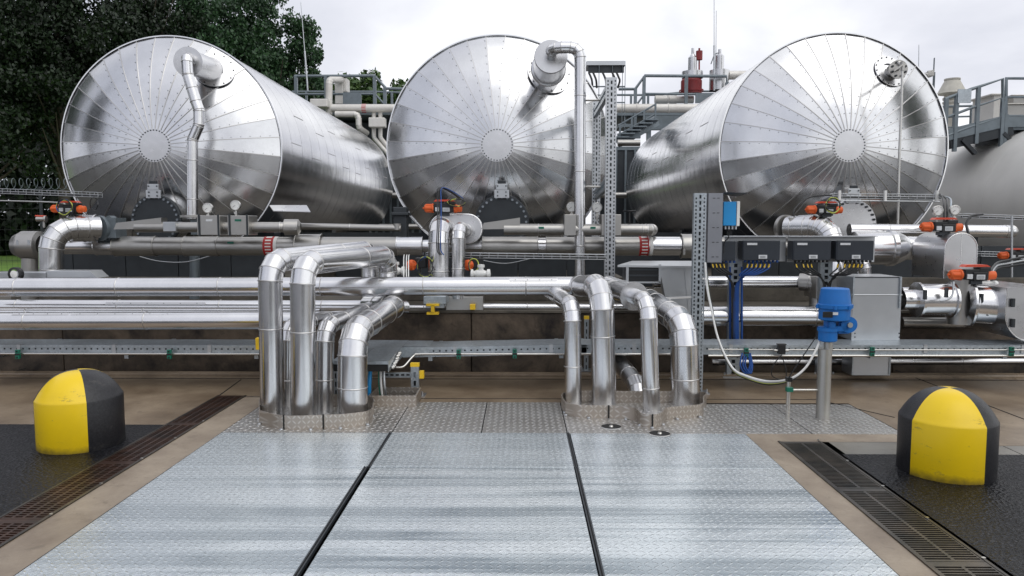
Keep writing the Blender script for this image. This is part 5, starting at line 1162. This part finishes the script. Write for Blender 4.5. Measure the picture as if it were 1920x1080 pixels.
tube_thing('thin straight rod running left from the upper left actuator', [P(-20, 376, 9.3), P(110, 380, 9.1), P(116, 388, 9.0)], .009, 'steel', 8, 'rod')
tube_thing('thin hose rail below the wire tray across the right tank', [P(1565, 376, 9.35), P(1762, 378, 9.35)], .008, 'galv_pale', 8, 'tube')
tube_thing('black cable climbing left of the actuator before the right tank', [P(1490, 412, 9.2), P(1490, 392, 9.25), P(1518, 370, 9.35), P(1560, 366, 9.35)], .010, 'black', 8, 'cable', 'cable')
m = MB(); c = P(82, 411, 9.0); m.lathe(c, (1, .2, 0), [(.03, -.08), (.03, 0), (.045, .01), (.045, .03), (0, .035)], 12); m.cyl(c, c+V((.0, 0, -.1)), .015, n=8); m.cyl(c+V((-.1, 0, .04)), c+V((.03, 0, .035)), .010, n=8, mi=1)
tag(m.build('relief_valve', [M['dull'], M['redlid']]), 'small relief valve with reddish lever, left of the left elbow', 'valve')
tube_thing('thin sagging pale cable below the header pipe, left', [P(262, 481, 9.6), P(300, 490, 9.6), P(350, 491, 9.6), P(400, 478, 9.6)], .007, 'galv_pale', 6, 'cable', 'cable')
tube_thing('thin sagging pale cable below the header pipe, centre', [P(905, 488, 9.6), P(950, 494, 9.6), P(1005, 482, 9.6)], .006, 'galv_pale', 6, 'cable', 'cable')
# ================================================================== BACKGROUND STRUCTURES
def rail(lab, tops, posts, D, hgt=1.05, r=.03, mids=1, group='grey guard rails', mat='grey_steel', toe=False):
    root = empty('guard_rail', P(tops[0][0], tops[0][1], D)-V((0, 0, hgt)), lab, 'railing', group)
    T = [P(x, y, D) for x, y in tops]
    m = MB(); m.tube(T, r, 8, smooth=False); part(m, 'handrail', M[mat], root)
    for k in range(mids): m = MB(); m.tube([t-V((0, 0, hgt*(k+1)/(mids+1))) for t in T], r*.8, 8, smooth=False); part(m, 'mid_rail', M[mat], root)
    def topz(x):
        for a, b in zip(T, T[1:]):
            if min(a.x, b.x)-1e-3 <= x <= max(a.x, b.x)+1e-3: return a.z+(b.z-a.z)*((x-a.x)/(b.x-a.x) if b.x != a.x else 0)
        return T[-1].z
    for px in posts: x = P(px, 200, D).x; z = topz(x); m = MB(); m.bb((x-r, D-r, z-hgt), (x+r, D+r, z)); part(m, 'post', M[mat], root)
    if toe:
        m = MB(); 
        for a, b in zip(T, T[1:]): m.bar(a-V((0, 0, hgt)), b-V((0, 0, hgt)), .02, .22)
        part(m, 'toe_board', M[mat], root)
    return root
DB = 22.5
rail('grey platform railing between the left and middle tanks, near side', [(552, 143), (702, 142), (724, 166), (760, 167)], (556, 612, 703, 722), DB, r=.045, group='grey guard rails')
rail('farther grey railing behind the left platform, lower in view', [(548, 172), (700, 172), (760, 174)], (575, 650, 735), DB+3, r=.035)
for x0, y0, x1, y1, D, la in ((560, 208, 760, 216, DB-.6, 'left'), (1158, 210, 1345, 217, DB, 'right')):
    m = MB(); m.pb(x0, y1, D, x1, y0, D+2.5); tag(m.build('platform_deck', M['grey_steel'], bevel=.01), f'dark grey platform deck behind the {la} gap between tanks', 'platform')
m = MB(); m.pb(600, 262, DB+.4, 760, 230, DB+1.5); tag(m.build('low_platform', M['dkgrey']), 'dark steelwork under the platform between left and middle tanks', 'steelwork')
m = MB(); pipe(m, [P(617, 215, DB-.8), P(617, 150, DB-.8), P(640, 150, DB)], L(6, DB), bend=.15, segs=3, spacing=1.2); tag(m.build('white_pipe', M['cream']), 'cream vertical pipe with top bend on the left platform', 'pipe')
m = MB(); m.pb(628, 195, DB, 643, 146, DB+.4); m.pb(643, 172, DB, 650, 146, DB+.4); tag(m.build('white_duct', M['cream'], bevel=.02), 'tall cream box beside the bent pipe on the left platform', 'box')
m = MB(); m.pb(643, 195, DB-.3, 677, 173, DB-.25); tag(m.build('sheet_panel', M['grey_steel']), 'grey sheet panel on the left platform railing', 'panel')
m = MB(); a, b = P(622, 203, DB-1.0), P(775, 203, DB-1.0); m.cyl(a, b, L(7.5, DB-1), n=20); o = m.build('cream_pipe', M['cream']); tag(o, 'cream horizontal pipe with red band behind the gap left of the middle tank', 'pipe')
m = MB(); m.cyl(P(679, 203, DB-1), P(687, 203, DB-1), L(8, DB-1), n=20); part(m, 'marker_band', M['marker'], o)
m = MB(); m.pb(581, 200, DB-1.2, 613, 185, DB-.6); tag(m.build('valve_box', M['cream'], bevel=.02), 'small cream box just above the left tank shoulder', 'box')
m = MB(); pipe(m, [P(629, 214, 21.3), P(672, 214, 21.3), P(673, 240, 21.3), P(688, 250, 21.6)], L(5.5, 21.3), bend=.12, segs=2, spacing=1); tag(m.build('cream_pipe', M['cream']), 'cream pipe elbowing down behind the left tank shoulder', 'pipe')
m = MB(); m.pb(691, 238, 21.2, 721, 220, 21.5); tag(m.build('valve_box', M['cream'], bevel=.02), 'cream box with four pipes between left and middle tanks', 'box')
for x, x2, la in ((701, 742, 'left'), (713, 752, 'right')): m = MB(); pipe(m, [P(x, 203, 21.6), P(x, 258, 21.5), P(x2, 306, 21.2)], L(4, 21.4), bend=.1, segs=1, spacing=1.3); tag(m.build('cream_pipe', M['cream']), f'{la} of two cream pipes slanting down from the cream box', 'pipe', 'slanting cream pipes')
rail('grey railing on the platform between middle and right tanks, near side', [(1160, 167), (1191, 167), (1209, 142), (1362, 143), (1364, 165)], (1191, 1207, 1286, 1362), DB, r=.045)
rail('farther grey railing with closer bars behind the right platform', [(1155, 178), (1232, 178), (1300, 171), (1350, 171)], (1183, 1215, 1266), DB+3, r=.035)
rail('low grey railing below the right platform deck', [(1158, 218), (1215, 218)], (1172, 1192, 1212), DB+.2, hgt=.5, r=.03)
m = MB(); a, b = P(1150, 203, DB-1.2), P(1345, 203, DB-1.2); m.cyl(a, b, L(8, DB-1.2), n=20)
for x in (1194, 1253): m.bead(P(x, 203, DB-1.2), b-a, L(8, DB-1.2), .012, .05, 20)
tag(m.build('cream_pipe', M['cream']), 'cream horizontal pipe left of the right tank shoulder', 'pipe')
m = MB(); m.pb(1210, 243, DB-.4, 1280, 217, DB-.2); m.pb(1213, 300, DB-.3, 1221, 240, DB-.1); m.pb(1160, 238, DB, 1215, 232, DB+1); m.pb(1250, 260, DB-.3, 1256, 240, DB-.1); tag(m.build('steel_beam', M['grey_steel']), 'grey steel beams under the right platform', 'steelwork')
m = MB(); m.cyl(P(1228, 187, DB+.8), P(1268, 187, DB+.8), L(8, DB), n=20); m.cyl(P(1268, 187, DB+.8), P(1300, 187, DB+.8), L(7, DB), n=20); m.bead(P(1252, 187, DB+.8), (1, 0, 0), L(8, DB), .03, .06, 20); tag(m.build('cream_vessel', M['cream']), 'short fat cream pipe section on the right platform', 'pipe')
m = MB(); m.pb(1304, 193, DB-.3, 1338, 174, DB-.25); tag(m.build('sheet_panel', M['grey_steel']), 'grey sheet panel at the foot of the red vessel', 'panel')
root = empty('red_vessel', P(1296, 176, DB+.5), 'dark red vessel with clad stack on the right platform', 'vessel'); D = DB+.5; l_ = lambda n: L(n, D)
m = MB(); c = P(1296, 176, D); zz3 = lambda y: P(1296, y, D).z-c.z; m.lathe(c, (0, 0, 1), [(0, 0), (l_(19), .0), (l_(19), zz3(152)), (l_(16), zz3(147)), (0, zz3(147))], 28); m.lathe(c, (0, 0, 1), [(l_(22), zz3(172)), (l_(22), zz3(169))], 28); part(m, 'body', M['red'], root)
m = MB(); m.lathe(P(1298, 147, D), (0, 0, 1), [(l_(19), 0), (l_(19), l_(12)), (l_(8), l_(14)), (l_(8), l_(37)), (l_(6), l_(39)), (l_(2.5), l_(44)), (l_(2.5), l_(54)), (0, l_(54))], 28); part(m, 'stack', M['clad2'], root)
m = MB(); c = P(1311, 104, D); m.cyl(c+V((0, 0, -l_(8))), c+V((0, 0, l_(8))), l_(6), n=16); m.cyl(c, P(1311, 148, D), l_(1.5), n=8); m.cyl(c, c+V((0, 0, l_(13))), l_(1.8), n=8); part(m, 'relief_valve', M['red'], root)
root = empty('clad_vessel', P(1348, 170, D), 'silver clad vessel with thin stack, right of the red one', 'vessel')
m = MB(); m.lathe(P(1348, 170, D), (0, 0, 1), [(l_(18), 0), (l_(18), l_(36)), (l_(8), l_(38)), (l_(8), l_(62)), (l_(6), l_(64)), (l_(3), l_(66)), (l_(3), l_(74)), (0, l_(74))], 28); part(m, 'stack', M['clad2'], root)
m = MB(); m.tube([P(1348, 99, D), P(1340, 102, D), P(1336, 112, D), P(1333, 120, D)], l_(1), 6); part(m, 'vent_tube', M['grey_steel'], root)
m = MB(); m.cyl(P(1366, 141, D), P(1430, 141, D), l_(8), n=20); part(m, 'side_pipe', M['cream'], root)
# frame with cables behind the tall posts
root = empty('cable_gantry', P(1140, 200, 15), 'small steel gantry with hanging cables behind the tallest perforated post', 'gantry')
m = MB(); m.pb(1100, 122, 15, 1173, 114, 15.6); part(m, 'top_beam', M['galv_pale'], root)
m = MB(); m.pb(1103, 136, 15.05, 1170, 123, 15.1); part(m, 'dark_panel', M['dkgrey'], root)
for x in (1122, 1147, 1166, 1171): m = MB(); m.pb(x, 240, 15.0, x+2, 122, 15.05); part(m, 'post', M['grey_steel'], root)
for y in (163, 179, 193): m = MB(); m.pb(1100, y, 15.02, 1172, y-2, 15.06); part(m, 'cross_rail', M['grey_steel'], root)
for i, x in enumerate((1108, 1116, 1134, 1152, 1160)):
    m = MB(); m.tube([P(x-4, 136, 15), P(x, 145, 14.95), P(x+2, 152, 14.95), P(x+(3 if i < 3 else -2), 165, 15)], .02, 6); part(m, 'cable', M['black'], root)
m = MB(); m.bar(P(1158, 268, 17), P(1232, 226, 17.4), .08, .22)
for i in range(6): q = P(1163+i*11, 260-i*6.4, 17.2); m.box(q, (.30, .7, .03))
m.bb(P(1158, 259, 17.0), P(1200, 251, 17.1)); tag(m.build('stair_flight', M['grey_steel']), 'grey steel stair flight climbing right of the tallest perforated post', 'stairs')
rail('slanting grey handrail of the stair right of the tallest post', [(1160, 235), (1230, 195)], (1163, 1185, 1208, 1229), 17, hgt=.42, r=.02, group='walkway rails')
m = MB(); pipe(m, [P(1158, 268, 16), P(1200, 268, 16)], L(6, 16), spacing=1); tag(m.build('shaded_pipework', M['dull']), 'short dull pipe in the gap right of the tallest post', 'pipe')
# lightning rods, camera mast
for (x0, y0, x1, y1, D, la) in ((577, 170, 564, 4, 22, 'tilted thin lightning rod in front of the trees'), (1339, 170, 1339, -20, 22.6, 'left of two thin lightning rods on the right platform'), (1342, 170, 1343, 20, 24, 'right of two thin lightning rods on the right platform'), (1722, 160, 1723, 84, 24, 'faint thin rod right of the right tank top')):
    a, b = P(x0, y0, D), P(x1, y1, D); m = MB(); m.cyl(a, a.lerp(b, .45), .026, n=6); m.cyl(a.lerp(b, .45), b, .013, .009, n=6); tag(m.build('lightning_rod', M['galv_pale']), la, 'lightning rod', 'lightning rods')
D = 16; m = MB(); m.pb(1749, 200, D, 1753, 108, D+.05); m.pb(1748, 240, D+.01, 1754, 135, D+.06); o = m.build('camera_mast', M['grey_steel']); tag(o, 'grey square mast with small camera right of the right tank', 'mast')
m = MB(); m.bar(P(1751, 132, D), P(1740, 134, D-.1), .05, .03); m.box(P(1741, 140, D-.1), (.14, .2, .09)); m.cyl(P(1737, 141, D-.2), P(1735, 143, D-.3), .05, n=10); part(m, 'camera', M['dull'], o, bevel=.01)
# vent cowl
D = 17; c = P(1783, 205, D); l_ = lambda n: L(n, D); m = MB(); m.lathe(c, (0, 0, 1), [(l_(12), -1.2), (l_(12), l_(25)), (l_(25), l_(28)), (l_(23), l_(31)), (l_(12.5), l_(52)), (l_(13.5), l_(52.5)), (l_(13.5), l_(55)), (0, l_(54))], 32)
for k in range(3): m.bead(c+V((0, 0, l_(5+k*7))), (0, 0, 1), l_(12), .03, .08, 24)
tag(m.build('vent_cowl', plain('cream_cowl', (.50, .48, .42), .5, var=.1)), 'cream conical vent cowl behind the walkway at the right', 'vent')
# walkway on the right
D = 13.6
rail('sloping grey walkway railing at the right, with sheet panel', [(1772, 186), (1822, 167), (1880, 148), (1881, 236)], (1774, 1793, 1833, 1880), D, hgt=1.0, r=.030, mids=2, group='walkway rails')
rail('level grey walkway railing cut by the right edge of the photo', [(1886, 236), (1887, 147), (1990, 147)], (1887, 1960), D, hgt=.98, r=.030, mids=2, group='walkway rails')
rail('farther grey railing seen through the sloping walkway', [(1765, 200), (1875, 197)], (1790, 1822, 1850), D+3, hgt=.9, r=.025, mids=3, group='walkway rails')
m = MB(); p = [P(1768, 255, D), P(1880, 228, D), P(1990, 226, D)]
for a, b in zip(p, p[1:]): m.bar(a, b, .03, .20); m.bar(a+V((0, .6, -.12)), b+V((0, .6, -.12)), 1.1, .05)
o = m.build('walkway_deck', M['grey_steel']); tag(o, 'sloping grey walkway deck over the white tank', 'walkway')
m = MB(); m.bar(P(1765, 274, D+.3), P(1880, 248, D+.3), .6, .16); m.pb(1872, 268, D+.2, 1990, 243, D+.9); part(m, 'under_frame', M['dkgrey'], o)
for a, b in (((1803, 262), (1828, 288)), ((1880, 250), (1907, 277))): m = MB(); m.bar(P(*a, D), P(*b, D), .09, .06); part(m, 'bracket_leg', M['dkgrey'], o)
m = MB(); m.pb(1796, 193, D-.05, 1822, 167, D-.02); part(m, 'sheet_panel', M['galv'], o)
for x0, x1, y0, y1, la in ((1861, 1878, 178, 240, 'tall grey box between the two walkway railings'), (1888, 1960, 196, 226, 'wide brownish box behind the level walkway railing'), (1900, 1960, 180, 194, 'pale box on top of the wide one behind the walkway railing')):
    m = MB(); m.pb(x0, y1, D+1.3, x1, y0, D+2); m.pb(x0-2, y0, D+1.25, x1+2, y0-3, D+2.05); tag(m.build('plant_box', M['cream'] if y0 == 178 else M['dull'], bevel=.01), la, 'box', 'boxes behind the walkway')
# razor wire fence at left
m = MB(); pts = []; D = 20
for i in range(40*12): t = i/12; a = 2*math.pi*t; x = -14.6+t*.20; pts.append(V((x, D+.15*math.cos(a), P(0, 345, D).z+.15*math.sin(a))))
root = empty('security_fence', V((-12, D, 0)), 'dark security fence topped with coiled razor wire at the far left', 'fence')
m.tube(pts[:int(12*25)], .008, 4, smooth=False); part(m, 'razor_wire_coil', M['grey_steel'], root)
for i in range(4): m = MB(); x = -14.4+i*1.55; m.cyl((x, D, 0), (x, D, P(0, 350, D).z), .04, n=8); part(m, 'post', M['dkgrey'], root)
m = MB()
for i in range(8): m.cyl((-14.6, D, .4+i*.28), (-9.6, D, .4+i*.28), .004, n=4)
for i in range(34): m.cyl((-14.6+i*.15, D, .2), (-14.6+i*.15, D, 2.5), .003, n=4)
part(m, 'mesh_panel', M['black'], root)
